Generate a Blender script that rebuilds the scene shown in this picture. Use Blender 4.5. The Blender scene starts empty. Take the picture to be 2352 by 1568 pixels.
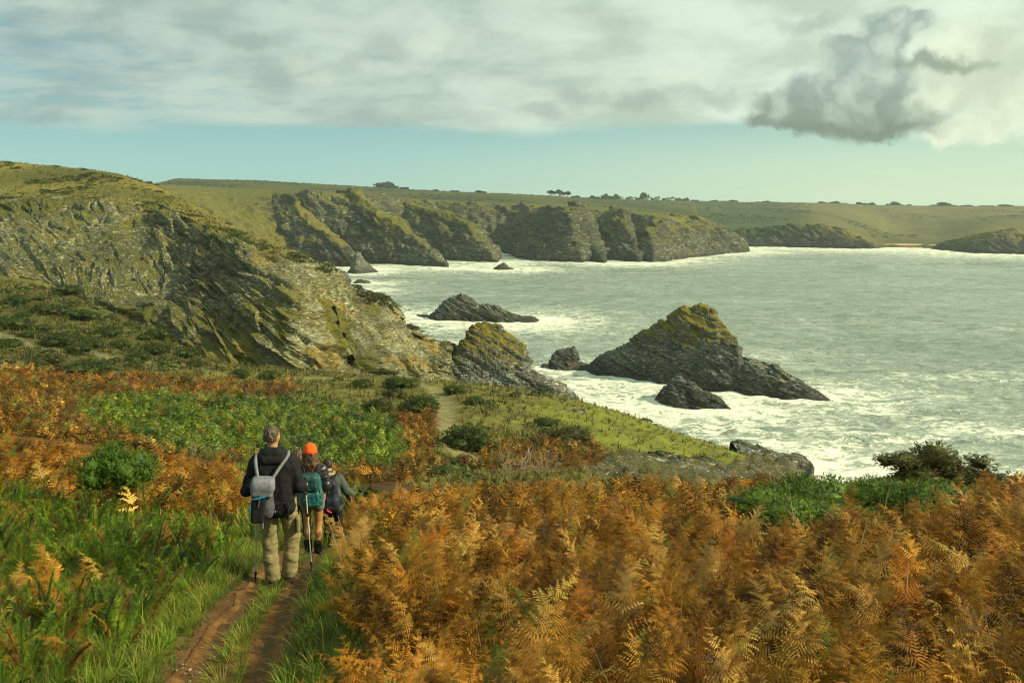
import bpy, math, random
import numpy as np
rng = np.random.default_rng(7)
random.seed(7)
SC = bpy.context.scene
COL = SC.collection
R = math.radians

# ------------------------------------------------------------------ camera maths
# layout is measured on a 2352 x 1568 grid; sea level is z = 0 and the lens stands at ZC
FPX, CX, CY, ZC = 1829.0, 1176.0, 784.0, 32.0
PITCH = R(9.43)
CP, SP = math.cos(PITCH), math.sin(PITCH)
def ray(px, py):
    """direction through a grid point, as (x per metre ahead, z per metre ahead)"""
    u = (np.asarray(px, float) - CX) / FPX; v = (CY - np.asarray(py, float)) / FPX
    dy = CP + v * SP
    return u / dy, (-SP + v * CP) / dy
def pt(px, py, Y):
    a, s = ray(px, py)
    return np.stack(np.broadcast_arrays(a * Y, np.asarray(Y, float), ZC + s * Y), -1)
def proj(x, y, z):
    d = y * CP - (z - ZC) * SP; v = y * SP + (z - ZC) * CP
    d = np.maximum(d, 1e-3)
    return CX + FPX * x / d, CY - FPX * v / d
def sea_pt(px, py):
    a, s = ray(px, py); Y = ZC / -s
    return np.array([a * Y, Y])

# ------------------------------------------------------------------ noise
_P = np.random.default_rng(11).permutation(256).astype(np.int64); _P = np.concatenate([_P, _P, _P])
_G = np.random.default_rng(12).normal(size=(256, 3)); _G /= np.linalg.norm(_G, axis=1)[:, None]
def perlin(p):
    p = np.asarray(p, float); i = np.floor(p).astype(np.int64); f = p - i; i &= 255
    w = f * f * f * (f * (f * 6 - 15) + 10); out = 0
    for dx in (0, 1):
        for dy in (0, 1):
            for dz in (0, 1):
                h = _P[_P[_P[i[..., 0] + dx] + i[..., 1] + dy] + i[..., 2] + dz]
                g = _G[h]
                d = g[..., 0] * (f[..., 0] - dx) + g[..., 1] * (f[..., 1] - dy) + g[..., 2] * (f[..., 2] - dz)
                wt = (w[..., 0] if dx else 1 - w[..., 0]) * (w[..., 1] if dy else 1 - w[..., 1]) * (w[..., 2] if dz else 1 - w[..., 2])
                out = out + d * wt
    return out * 1.5
def fbm(p, octv=4, gain=.5, ridge=False):
    p = np.asarray(p, float); a = 1; s = 0; t = 0
    for k in range(octv):
        n = perlin(p + 17.3 * k)
        if ridge: n = 1 - 2 * np.abs(n)
        s = s + a * n; t += a; a *= gain; p = p * 2.03
    return s / t
def facets(p, seed=0):
    # blocky cleavage: every cell of a jittered lattice is its own tilted plane
    p = np.asarray(p, float); i0 = np.floor(p).astype(np.int64)
    best = np.full(p.shape[:-1], 1e9); val = np.zeros(p.shape[:-1])
    for dx in (-1, 0, 1):
        for dy in (-1, 0, 1):
            for dz in (-1, 0, 1):
                c = (i0 + (dx, dy, dz)) & 255
                h = _P[_P[_P[c[..., 0]] + c[..., 1]] + (c[..., 2] + seed) % 256]
                q = p - (i0 + (dx, dy, dz) + .5 + .42 * _G[h])
                d = (q * q).sum(-1); m_ = d < best
                v = (q * _G[(h + 91) % 256]).sum(-1) * 1.1 + (h / 255. - .5) * .9
                best = np.where(m_, d, best); val = np.where(m_, v, val)
    return val
def p3(x, y, z=0.0):
    return np.stack(np.broadcast_arrays(np.asarray(x, float), y, z), -1)
def sstep(a, b, x):
    t = np.clip((x - a) / (b - a), 0, 1); return t * t * (3 - 2 * t)
def pchip(x, y, xi):
    x = np.asarray(x, float); y = np.asarray(y, float)
    h = np.diff(x); dl = np.diff(y, axis=0) / (h if y.ndim == 1 else h[:, None])
    m = np.zeros_like(y); m[0] = dl[0]; m[-1] = dl[-1]
    s = dl[:-1] * dl[1:]
    hm = np.where(s > 0, 2 * s / np.where(np.abs(dl[:-1] + dl[1:]) < 1e-9, 1e-9, dl[:-1] + dl[1:]), 0)
    m[1:-1] = hm
    xi = np.clip(xi, x[0], x[-1]); k = np.clip(np.searchsorted(x, xi) - 1, 0, len(x) - 2)
    hh = h[k]; t = (xi - x[k]) / hh
    if y.ndim > 1: t = t[:, None]; hh = hh[:, None]
    return (2*t**3-3*t**2+1)*y[k] + (t**3-2*t**2+t)*hh*m[k] + (-2*t**3+3*t**2)*y[k+1] + (t**3-t**2)*hh*m[k+1]
def inpoly(px, py, poly):
    c = np.zeros(np.shape(px), bool); n = len(poly)
    for i in range(n):
        x0, y0 = poly[i]; x1, y1 = poly[(i + 1) % n]
        if y0 == y1: continue
        c ^= ((y0 > py) != (y1 > py)) & (px < (x1 - x0) * (py - y0) / (y1 - y0) + x0)
    return c
def polydist(x, y, line):
    d = np.full(np.shape(x), 1e9)
    for (x0, y0), (x1, y1) in zip(line[:-1], line[1:]):
        ex, ey = x1 - x0, y1 - y0; L = ex*ex + ey*ey + 1e-9
        t = np.clip(((x - x0)*ex + (y - y0)*ey) / L, 0, 1)
        d = np.minimum(d, np.hypot(x - x0 - t*ex, y - y0 - t*ey))
    return d

# ------------------------------------------------------------------ objects
def tag(o, label=None, cat=None, group=None, kind=None):
    if label: o["label"] = label
    if cat: o["category"] = cat
    if group: o["group"] = group
    if kind: o["kind"] = kind
    return o
def mesh_data(name, V, Fs, mat=None, smooth=False, cols=None, attrs=None):
    """Fs: one (n,3|4) array or a list of them"""
    if not isinstance(Fs, (list, tuple)): Fs = [Fs]
    me = bpy.data.meshes.new(name)
    V = np.ascontiguousarray(V, np.float32); me.vertices.add(len(V)); me.vertices.foreach_set("co", V.ravel())
    lp = np.concatenate([f.ravel() for f in Fs]).astype(np.int32)
    tot = np.concatenate([np.full(len(f), f.shape[1], np.int32) for f in Fs])
    st = np.concatenate([[0], np.cumsum(tot)[:-1]]).astype(np.int32)
    me.loops.add(len(lp)); me.loops.foreach_set("vertex_index", lp)
    me.polygons.add(len(tot)); me.polygons.foreach_set("loop_start", st)
    if smooth: me.polygons.foreach_set("use_smooth", np.ones(len(tot), bool))
    me.update(calc_edges=True)
    if cols is not None:
        c = np.ones((len(V), 4), np.float32); c[:, :3] = cols
        a = me.attributes.new("Col", "FLOAT_COLOR", "POINT"); a.data.foreach_set("color", c.ravel())
    for k, v in (attrs or {}).items():
        a = me.attributes.new(k, "FLOAT", "POINT"); a.data.foreach_set("value", np.ascontiguousarray(v, np.float32).ravel())
    if mat: me.materials.append(mat)
    return me
def link(name, me, parent=None, loc=None):
    o = bpy.data.objects.new(name, me); COL.objects.link(o)
    if loc is not None: o.location = loc
    if parent: o.parent = parent
    return o
def obj(name, V, Fs, mat, parent=None, **k):
    return link(name, mesh_data(name, V, Fs, mat, **k), parent)
def empty(name, loc, label, cat, group=None):
    o = link(name, None, None, [float(c) for c in loc]); return tag(o, label, cat, group)
def gridfaces(nr, nc):
    i = np.arange(nr * nc).reshape(nr, nc)
    return np.stack([i[:-1, :-1], i[:-1, 1:], i[1:, 1:], i[1:, :-1]], -1).reshape(-1, 4)
def grid_normals(P):
    du = np.gradient(P, axis=1); dv = np.gradient(P, axis=0); n = np.cross(du, dv)
    return n / (np.linalg.norm(n, axis=-1, keepdims=True) + 1e-9)
class Bag:
    """collects pieces of ONE part"""
    def __init__(s): s.V, s.F, s.C, s.n = [], [], [], 0
    def add(s, V, F, c=None):
        V = np.asarray(V, float); s.V.append(V); s.F.append(np.asarray(F) + s.n); s.n += len(V)
        if c is not None: s.C.append(np.broadcast_to(np.asarray(c, float), (len(V), 3)))
    def data(s, name, mat, **k):
        by = {}
        for f in s.F: by.setdefault(f.shape[1], []).append(f)
        return mesh_data(name, np.concatenate(s.V), [np.concatenate(v) for v in by.values()], mat,
                         cols=np.concatenate(s.C) if s.C else None, **k)
    def build(s, name, mat, parent=None, **k): return link(name, s.data(name, mat, **k), parent)
def tube(pts, rad, n=6):
    pts = np.asarray(pts, float); m = len(pts); rad = np.broadcast_to(np.asarray(rad, float), (m,))
    t = np.gradient(pts, axis=0); t /= np.linalg.norm(t, axis=1)[:, None] + 1e-9
    up = np.where(np.abs(t[:, 2:3]) > .9, np.array([[1., 0, 0]]), np.array([[0, 0, 1.]]))
    a = np.cross(t, up); a /= np.linalg.norm(a, axis=1)[:, None] + 1e-9; b = np.cross(t, a)
    th = np.linspace(0, 2*np.pi, n, endpoint=False)
    V = pts[:, None] + rad[:, None, None] * (np.cos(th)[None, :, None]*a[:, None] + np.sin(th)[None, :, None]*b[:, None])
    V = V.reshape(-1, 3); i = np.arange(m*n).reshape(m, n); j = np.roll(i, -1, 1)
    F = np.stack([i[:-1], j[:-1], j[1:], i[1:]], -1).reshape(-1, 4)
    return V, F
def rotz(t):
    c, s = np.cos(t), np.sin(t); z = np.zeros_like(c)
    return np.stack([np.stack([c, -s, z], -1), np.stack([s, c, z], -1), np.stack([z, z, z + 1], -1)], -2)
def rotx(t):
    c, s = np.cos(t), np.sin(t); z = np.zeros_like(c)
    return np.stack([np.stack([z + 1, z, z], -1), np.stack([z, c, -s], -1), np.stack([z, s, c], -1)], -2)
def scatter(templates, which, M, T, cols, vcols=None):
    """merged copies: template index, 3x3 matrix, offset and colour for each copy -> V, F, C"""
    Vs, Fs, Cs, n = [], [], [], 0
    for k, (tv, tf, tc) in enumerate(templates):
        s = which == k
        if not s.any(): continue
        V = np.einsum('nij,mj->nmi', M[s], tv) + T[s][:, None]
        c = cols[s][:, None] * tc[None, :, None]
        m = len(V)
        F = tf[None] + (np.arange(m) * len(tv))[:, None, None] + n
        Vs.append(V.reshape(-1, 3)); Fs.append(F.reshape(-1, tf.shape[1])); Cs.append(c.reshape(-1, 3)); n += m * len(tv)
    return np.concatenate(Vs), np.concatenate(Fs), np.concatenate(Cs)

# ------------------------------------------------------------------ shader helpers
class NT:
    def __init__(s, tree): s.t = tree; s.n = tree.nodes; s.n.clear()
    def set(s, sock, v):
        if isinstance(v, bpy.types.NodeSocket): s.t.links.new(v, sock)
        elif v is not None:
            if hasattr(sock, "default_value") and not isinstance(sock.default_value, (int, float, str, bool)):
                L = len(sock.default_value)
                if isinstance(v, (int, float)): v = (v,) * 3
                v = tuple(v); v = v + (1.0,) * (L - len(v)) if len(v) < L else v[:L]
            sock.default_value = v
    def add(s, ty, ins=None, **props):
        nd = s.n.new("ShaderNode" + ty)
        for k, v in props.items(): setattr(nd, k, v)
        for k, v in (ins or {}).items(): s.set(nd.inputs[k], v)
        return nd
    def m(s, op, a, b=None, c=None, clamp=False):
        nd = s.add("Math", operation=op, use_clamp=clamp); s.set(nd.inputs[0], a)
        if b is not None: s.set(nd.inputs[1], b)
        if c is not None: s.set(nd.inputs[2], c)
        return nd.outputs[0]
    def v(s, op, a, b=None):
        nd = s.add("VectorMath", operation=op); s.set(nd.inputs[0], a)
        if b is not None: s.set(nd.inputs[3 if op == 'SCALE' else 1], b)
        return nd.outputs["Value" if op in ('LENGTH', 'DISTANCE', 'DOT_PRODUCT') else 0]
    def mix(s, f, a, b, blend='MIX'):
        nd = s.add("Mix", data_type='RGBA', blend_type=blend)
        s.set(nd.inputs[0], f); s.set(nd.inputs[6], a); s.set(nd.inputs[7], b); return nd.outputs[2]
    def step(s, x, a, b):
        nd = s.add("MapRange", {0: x, 1: a, 2: b}, interpolation_type='SMOOTHSTEP'); return nd.outputs[0]
    def noise(s, vec, scale, detail=4, rough=.55, dist=0.0, out=0):
        nd = s.add("TexNoise", {"Vector": vec, "Scale": scale, "Detail": detail, "Roughness": rough, "Distortion": dist}); return nd.outputs[out]
    def vor(s, vec, scale, feature='F1', out=0):
        nd = s.add("TexVoronoi", {"Vector": vec, "Scale": scale}, feature=feature); return nd.outputs[out]
    def attr(s, name, out=0):
        nd = s.add("Attribute", attribute_name=name); return nd.outputs[out]
    def mapv(s, vec, scale=(1, 1, 1), rot=(0, 0, 0), loc=(0, 0, 0)):
        return s.add("Mapping", {"Vector": vec, "Scale": scale, "Rotation": rot, "Location": loc}).outputs[0]
    def pos(s): return s.add("NewGeometry").outputs["Position"]
    def bump(s, h, strength=.5, dist=.1): return s.add("Bump", {"Height": h, "Strength": strength, "Distance": dist}).outputs[0]
    def out(s, sh, vol=None):
        o = s.add("OutputMaterial")
        if sh is not None: s.t.links.new(sh, o.inputs[0])
        if vol is not None: s.t.links.new(vol, o.inputs[1])
    def bsdf(s, col, rough=.8, normal=None, **k):
        ins = {"Base Color": col, "Roughness": rough}
        ins.update({a.replace('_', ' '): b for a, b in k.items()})
        nd = s.add("BsdfPrincipled", ins)
        if normal is not None: s.set(nd.inputs["Normal"], normal)
        return nd.outputs[0]
def material(name):
    m = bpy.data.materials.new(name); m.use_nodes = True
    return m, NT(m.node_tree)

def simple_mat(name, col, rough=.75, var=.25, scale=40, bump=.2, spec=.3, dist=.004):
    m, n = material(name); p = n.add("TexCoord").outputs["Object"]
    nz = n.noise(p, scale, 4, .6)
    k = n.add("MapRange", {0: nz, 1: .3, 2: .7, 3: 1 - var, 4: 1 + var}).outputs[0]
    c = n.mix(1.0, col, k, 'MULTIPLY')
    n.out(n.bsdf(c, rough, n.bump(n.noise(p, scale * 2.5, 3), bump, dist), Specular_IOR_Level=spec)); return m
def leaf_mat(name, trans=.3, rough=.6, spec=.25, var=.35, scale=3.0):
    m, n = material(name); p = n.pos(); c = n.attr("Col")
    k = n.add("MapRange", {0: n.noise(p, scale, 3), 1: .3, 2: .7, 3: 1 - var, 4: 1 + var}).outputs[0]
    c = n.mix(1.0, c, k, 'MULTIPLY')
    a = n.bsdf(c, rough, Specular_IOR_Level=spec)
    t = n.add("BsdfTranslucent", {0: c}).outputs[0]
    n.out(n.add("MixShader", {0: trans, 1: a, 2: t}).outputs[0]); return m
# ------------------------------------------------------------------ camera, sun, sky
cam = bpy.data.cameras.new("camera"); cam.sensor_width = 36; cam.lens = 36 * FPX / 2352
cam.clip_start = .05; cam.clip_end = 8000
co = link("camera", cam, None, (0, 0, ZC)); co.rotation_euler = (R(90) - PITCH, 0, 0); SC.camera = co

SUN_AZ, SUN_EL = R(101), R(34)           # clockwise from the view direction; height above the horizon
sun = bpy.data.lights.new("sun", "SUN"); sun.energy = 5.0; sun.angle = R(.5); sun.color = (1.0, .89, .60)
so = link("sun", sun, None, (60, -40, 120))
so.rotation_euler = (R(90) - SUN_EL, 0, -SUN_AZ + R(180))

W = bpy.data.worlds.new("World"); SC.world = W; W.use_nodes = True
n = NT(W.node_tree)
d = n.add("TexCoord").outputs["Generated"]
sp = n.add("SeparateXYZ", {0: d}).outputs
sky = n.add("TexSky", sky_type='NISHITA', sun_disc=False, sun_elevation=SUN_EL, sun_rotation=SUN_AZ,
            altitude=30, air_density=1.0, dust_density=.6, ozone_density=2.0).outputs[0]
ya = n.m('MAXIMUM', sp[1], .02)
az = n.m('DIVIDE', sp[0], ya)            # tangent of the bearing, ahead
el = n.m('DIVIDE', sp[2], ya)            # height over distance, ahead
elz = sp[2]
zc_ = n.m('ADD', n.m('MAXIMUM', sp[2], 0.0), .10)
pl = n.add("CombineXYZ", {0: n.m('DIVIDE', sp[0], zc_), 1: n.m('DIVIDE', sp[1], zc_), 2: 0.0}).outputs[0]
n1 = n.noise(n.mapv(pl, (.75, 1.2, 1), (0, 0, R(14))), 1.0, 6, .55, .5)
n2 = n.noise(n.mapv(pl, (1.9, 2.9, 1), (0, 0, R(14)), (3, 1, 0)), 1.0, 5, .6, .3)
warp = n.noise(n.add("CombineXYZ", {0: n.m('MULTIPLY', az, 2.2), 1: n.m('MULTIPLY', el, 9.0), 2: 0.0}).outputs[0], 2.0, 4, .5)
# clear band along the horizon, cloud deck above it
edge = n.m('ADD', elz, n.m('MULTIPLY', n.m('SUBTRACT', warp, .5), .05))
deck = n.step(edge, .086, .104)
left = n.step(az, .05, -.62)
holes = n.step(n.m('ADD', n1, n.m('MULTIPLY', n.m('SUBTRACT', n2, .5), .5)), n.m('ADD', .16, n.m('MULTIPLY', left, .15)), n.m('ADD', .34, n.m('MULTIPLY', left, .27)))
cover = n.m('MULTIPLY', deck, n.m('ADD', .12, n.m('MULTIPLY', holes, .88)))
# cloud brightness: grey on the left and overhead, bright towards the right
right = n.step(az, -.55, .6)
puff = n.noise(n.add("CombineXYZ", {0: n.m('MULTIPLY', az, 4.2), 1: n.m('MULTIPLY', el, 8.5), 2: 0.0}).outputs[0], 1.6, 5, .5, .25)
cb = n.m('ADD', n.m('MULTIPLY', n2, .28), n.m('MULTIPLY', puff, .82))
cl = n.mix(n.step(cb, .40, .66), (3.5, 4.4, 3.9), (5.6, 6.6, 5.5))
cl = n.mix(n.m('MULTIPLY', right, .9), cl, n.mix(n.step(cb, .40, .66), (6.3, 7.3, 5.3), (8.6, 9.6, 7.2)))
blue = n.mix(n.step(elz, .0, .2), (3.9, 7.0, 6.2), (1.8, 4.0, 4.6))
blue = n.mix(n.m('MULTIPLY', n.step(az, -.35, .55), n.step(elz, .14, .02)), blue, (6.8, 8.7, 6.0))
base = n.mix(.16, blue, sky)
c = n.mix(cover, base, n.mix(1.0, cl, (.95, 1.0, 1.06), 'MULTIPLY'))
# the heavy cumulus low on the right: lumps joined into one outline, dark below, lit at its right
wv = n.noise(n.add("CombineXYZ", {0: az, 1: el, 2: 0.0}).outputs[0], 17.0, 6, .62, 0, 1)
wv2 = n.noise(n.add("CombineXYZ", {0: az, 1: el, 2: 0.0}).outputs[0], 6.0, 3, .5, 0, 1)
q = n.v('ADD', n.add("CombineXYZ", {0: az, 1: el, 2: 0.0}).outputs[0], n.v('SCALE', n.v('SUBTRACT', wv, (.5, .5, .5)), .05))
q = n.v('ADD', q, n.v('SCALE', n.v('SUBTRACT', wv2, (.5, .5, .5)), .045))
qs = n.add("SeparateXYZ", {0: q}).outputs
def lumps(L, flat=None):
    acc = None
    for (px, py, rx, ry) in L:
        a, s = ray(px, py)
        dx = n.m('DIVIDE', n.m('SUBTRACT', qs[0], float(a)), rx / FPX); dy = n.m('DIVIDE', n.m('SUBTRACT', qs[1], float(s)), ry / FPX)
        k = n.m('SUBTRACT', 1.0, n.m('SQRT', n.m('ADD', n.m('MULTIPLY', dx, dx), n.m('MULTIPLY', dy, dy))))
        acc = k if acc is None else n.m('MAXIMUM', acc, k)
    return acc
dark = lumps([(2045, 78, 70, 62), (2000, 135, 90, 65), (1945, 190, 120, 60), (1850, 235, 150, 52), (1980, 262, 240, 52),
              (1800, 270, 110, 30), (2110, 60, 40, 30), (1935, 120, 60, 40), (1905, 215, 130, 72), (2000, 205, 120, 80)])
vb = n.m('ADD', n.m('MULTIPLY', n.m('SUBTRACT', .42, n.vor(q, 24.0)), .62), n.m('MULTIPLY', n.m('SUBTRACT', .42, n.vor(q, 52.0)), .34))
dark = n.m('ADD', dark, n.m('MULTIPLY', vb, .22))
dm = n.m('MULTIPLY', n.step(dark, -.08, .34), .92)
sh = n.m('ADD', n.noise(q, 13.0, 5, .62), n.m('MULTIPLY', vb, .75))
dc = n.mix(n.step(sh, .24, .80), (2.2, 2.85, 2.3), (4.4, 5.4, 4.4))
dc = n.mix(n.step(el, .10, .17), dc, n.mix(n.step(sh, .3, .7), (3.4, 4.4, 3.9), (5.9, 7.0, 5.8)))
lit = lumps([(2215, 205, 150, 75), (2260, 130, 150, 70), (2340, 230, 130, 100), (2240, 300, 150, 36)])
lm = n.step(n.m('ADD', lit, n.m('MULTIPLY', vb, .45)), -.06, .46)
lc = n.mix(n.step(n.noise(q, 8.0, 5, .6), .34, .64), (6.0, 7.0, 5.3), (8.8, 9.7, 7.3))
c = n.mix(dm, c, dc)
c = n.mix(n.m('MULTIPLY', lm, .92), c, lc)
belly = lumps([(2150, 150, 170, 22), (1990, 288, 260, 24)])
c = n.mix(n.m('MULTIPLY', n.step(n.m('ADD', belly, n.m('MULTIPLY', vb, .3)), -.1, .8), .72), c, (2.1, 2.7, 2.1))
smudge = lumps([(885, 122, 95, 42), (835, 152, 70, 26), (1335, 222, 60, 44), (1480, 238, 90, 26), (1620, 222, 120, 30), (1240, 250, 90, 22), (560, 90, 120, 26), (1850, 60, 120, 22)])
c = n.mix(n.m('MULTIPLY', n.step(n.m('ADD', smudge, n.m('MULTIPLY', vb, .5)), -.05, .75), .46), c, (3.3, 4.2, 3.6))
tuftw = lumps([(700, 140, 60, 34), (720, 175, 70, 24), (1010, 95, 90, 34), (1400, 190, 90, 34), (1560, 190, 90, 30)])
c = n.mix(n.m('MULTIPLY', n.step(n.m('ADD', tuftw, n.m('MULTIPLY', vb, .5)), -.05, .8), .42), c, (7.4, 8.4, 6.4))
o = n.add("OutputWorld"); bg = n.add("Background", {0: c, 1: .083}); W.node_tree.links.new(bg.outputs[0], o.inputs[0])

SC.view_settings.view_transform = 'Standard'; SC.view_settings.look = 'None'
SC.view_settings.exposure = .28; SC.view_settings.gamma = 1
cy = SC.cycles; cy.pixel_filter_type = 'BLACKMAN_HARRIS'; cy.filter_width = 1.05
cy.max_bounces = 5; cy.diffuse_bounces = 2; cy.glossy_bounces = 2; cy.transmission_bounces = 3; cy.volume_bounces = 0
cy.transparent_max_bounces = 4; cy.caustics_reflective = False; cy.caustics_refractive = False
cy.sample_clamp_indirect = 4
cy.use_denoising = True; cy.denoiser = 'OPENIMAGEDENOISE'; cy.denoising_input_passes = 'RGB_ALBEDO_NORMAL'; cy.denoising_prefilter = 'ACCURATE'
# ------------------------------------------------------------------ land material: grass / rock mixed by painted cover
def land_mat(name, s, rock_tone=1.0, bump=.6, lichen=.5, sea_band=True, rbase=((.035, .035, .024), (.17, .16, .105), (.42, .39, .29)), gvar=.5, tilt=(R(25), R(-32), 0), fleck=3.2):
    m, n = material(name); p = n.pos()
    rock = n.attr("rock"); tone = n.attr("tone", 2); col = n.attr("Col"); lich = n.attr("lichen")
    st = n.mapv(p, (.35 / s, .35 / s, 2.4 / s), tilt)
    a = n.noise(st, 1.0, 6, .68, .6); b = n.noise(p, 2.2 / s, 5, .62); f = n.noise(st, 4.5, 4, .7, .3)
    h = n.m('ADD', n.m('MULTIPLY', a, .42), n.m('ADD', n.m('MULTIPLY', b, .25), n.m('MULTIPLY', f, .33)))
    rc = n.add("ValToRGB", {0: h}); cr = rc.color_ramp
    cr.elements[0].position = .36; cr.elements[0].color = (*[c * rock_tone for c in rbase[0]], 1)
    cr.elements[1].position = .68; cr.elements[1].color = (*[c * rock_tone for c in rbase[2]], 1)
    e = cr.elements.new(.51); e.color = (*[c * rock_tone for c in rbase[1]], 1)
    e = cr.elements.new(.60); e.color = (*[c * rock_tone * 1.25 for c in rbase[1]], 1)
    rk = rc.outputs[0]
    fl = n.noise(n.mapv(p, (1.1 / s, 1.1 / s, 5.5 / s), tilt), fleck, 4, .62, .4)
    rk = n.mix(n.m('MULTIPLY', n.step(fl, .57, .66), .8), rk, [c * rock_tone * 1.15 for c in rbase[2]])
    rk = n.mix(n.m('MULTIPLY', n.step(fl, .44, .36), .8), rk, [c * rock_tone for c in rbase[0]])
    # warm iron staining in broad patches, lichen where painted
    big = n.noise(p, .35 / s, 3, .5)
    rk = n.mix(n.m('MULTIPLY', n.step(big, .48, .66), .55), rk, n.mix(1.0, rk, (1.12, .98, .58), 'MULTIPLY'))
    ln = n.step(n.m('ADD', lich, n.m('MULTIPLY', n.m('SUBTRACT', n.noise(p, 3.0 / s, 5, .7), .5), 1.3)), .45, .7)
    rk = n.mix(n.m('MULTIPLY', ln, .85), rk, n.mix(n.noise(p, 6 / s, 3), (.26, .14, .018), (.34, .26, .05)))
    rk = n.mix(1.0, rk, tone, 'MULTIPLY')
    g = n.noise(p, 1.3 / s, 5, .65); g2 = n.noise(p, 7.0 / s, 4, .7)
    k = n.add("MapRange", {0: n.m('ADD', n.m('MULTIPLY', g, .55), n.m('MULTIPLY', g2, .45)), 1: .32, 2: .68, 3: 1 - gvar, 4: 1 + gvar}).outputs[0]
    gr = n.mix(1.0, col, k, 'MULTIPLY')
    jit = n.m('MULTIPLY', n.m('SUBTRACT', n.m('ADD', n.m('MULTIPLY', g2, .5), n.m('MULTIPLY', b, .5)), .5), 2.2)
    rm = n.step(n.m('ADD', rock, jit), .38, .62)
    c = n.mix(rm, gr, rk)
    if sea_band:                                       # black wet zone washed by the sea
        z = n.add("SeparateXYZ", {0: p}).outputs[2]
        wet = n.step(n.m('ADD', z, n.m('MULTIPLY', n.m('SUBTRACT', b, .5), 6.0)), 4.5, .8)
        c = n.mix(n.m('MULTIPLY', wet, .72), c, n.mix(1.0, c, (.22, .23, .24), 'MULTIPLY'))
    hb = n.m('ADD', n.m('MULTIPLY', n.m('MULTIPLY', h, rm), 2.0), n.m('MULTIPLY', g2, .5))
    n.out(n.bsdf(c, .85, n.bump(hb, bump, .5 * s), Specular_IOR_Level=.22)); return m

# ------------------------------------------------------------------ the hillside we stand on
_cols = np.array([-420, 0, 300, 500, 640, 780, 900, 1030, 1176, 1330, 1500, 1700, 1850, 1980, 2352, 2900], float)
_rowY = np.array([-6, 0, 4.7, 8.3, 11.2, 14, 18, 24, 33, 45, 58, 68, 76, 88, 104, 135], float)
_drop = np.array([
 # -6   0    4.7   8.3  11.2  14    18    24    33    45    58    68    76    88   104  135
 [.6, 1.55, 2.85, 3.65, 4.25, 4.8, 5.4, 6.3, 7.7, 9.2, 10.3, 10.8, 10.7,  9.9,  7.6,  6],   # -420
 [.5, 1.60, 3.00, 3.95, 4.60, 5.2, 5.9, 6.9, 8.2, 9.7, 10.8, 11.2, 11.1, 10.4,  8.3,  8],   # 0
 [.4, 1.62, 3.05, 4.05, 4.75, 5.3, 6.2, 7.4, 9.0, 10.7, 12.1, 12.7, 13.0, 12.6, 11.8, 12],  # 300
 [.3, 1.65, 3.05, 4.05, 4.85, 5.5, 6.5, 7.8, 9.7, 11.7, 13.3, 14.3, 15.2, 16.2, 17.5, 19],  # 500
 [.3, 1.65, 3.02, 4.05, 4.98, 6.1, 7.4, 8.3, 10.1, 12.1, 13.8, 14.7, 15.6, 17.8, 21, 27],  # 640
 [.3, 1.65, 2.92, 3.90, 4.98, 6.2, 7.5, 8.6, 10.5, 12.4, 14.0, 14.9, 15.9, 18.3, 23, 34],  # 780
 [.3, 1.62, 2.80, 3.72, 4.70, 5.7, 7.1, 8.7, 10.6, 12.5, 14.2, 15.1, 16.4, 20.5, 28, 36],   # 900
 [.3, 1.60, 2.76, 3.64, 4.50, 5.5, 7.2, 9.1, 11.0, 12.7, 14.2, 15.1, 17.0, 24, 33, 37],     # 1030
 [.2, 1.58, 2.74, 3.62, 4.50, 5.5, 7.4, 9.6, 11.8, 13.4, 14.6, 15.5, 18.5, 28, 36, 37],     # 1176
 [.2, 1.56, 2.72, 3.60, 4.50, 5.5, 7.5, 10.0, 12.5, 14.1, 15.4, 16.5, 20.5, 31, 36, 37],    # 1330
 [.1, 1.54, 2.68, 3.58, 4.50, 5.5, 7.6, 10.4, 13.3, 15.0, 16.9, 18.7, 23.5, 33, 36, 37],    # 1500
 [.0, 1.52, 2.64, 3.56, 4.50, 5.5, 7.7, 10.8, 14.2, 16.4, 18.3, 21.6, 27.5, 34, 36, 37],    # 1700
 [.0, 1.50, 2.60, 3.54, 4.50, 5.5, 7.8, 11.0, 14.8, 17.3, 19.9, 25, 30, 34, 36, 37],        # 1850
 [-.1, 1.48, 2.56, 3.52, 4.50, 5.6, 8.0, 11.6, 16.5, 21.5, 27, 32, 34, 35, 36, 37],         # 1980
 [-.2, 1.45, 2.48, 3.46, 4.50, 5.7, 8.2, 12.2, 18, 25, 31, 34, 35, 36, 36, 37],             # 2352
 [-.3, 1.40, 2.38, 3.40, 4.50, 5.8, 8.4, 12.8, 19, 27, 33, 35, 36, 36, 36, 37]])            # 2900
_ca = (_cols - CX) / FPX * 1.034
_Yf = np.concatenate([np.linspace(-6, 20, 261), np.geomspace(20.2, 135, 240)])
_af = np.linspace(_ca[0], _ca[-1], 360)
_tab = pchip(_rowY, _drop.T, _Yf)                       # (nY, ncols)
_tab = pchip(_ca, _tab.T, _af)                          # (na, nY)
_k = np.exp(-.5 * (np.arange(-9, 10) / 3.5)**2); _k /= _k.sum()
_tp = np.pad(_tab, ((9, 9), (0, 0)), 'edge'); _tab = sum(_k[i] * _tp[i:i + len(_af)] for i in range(19))
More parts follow.
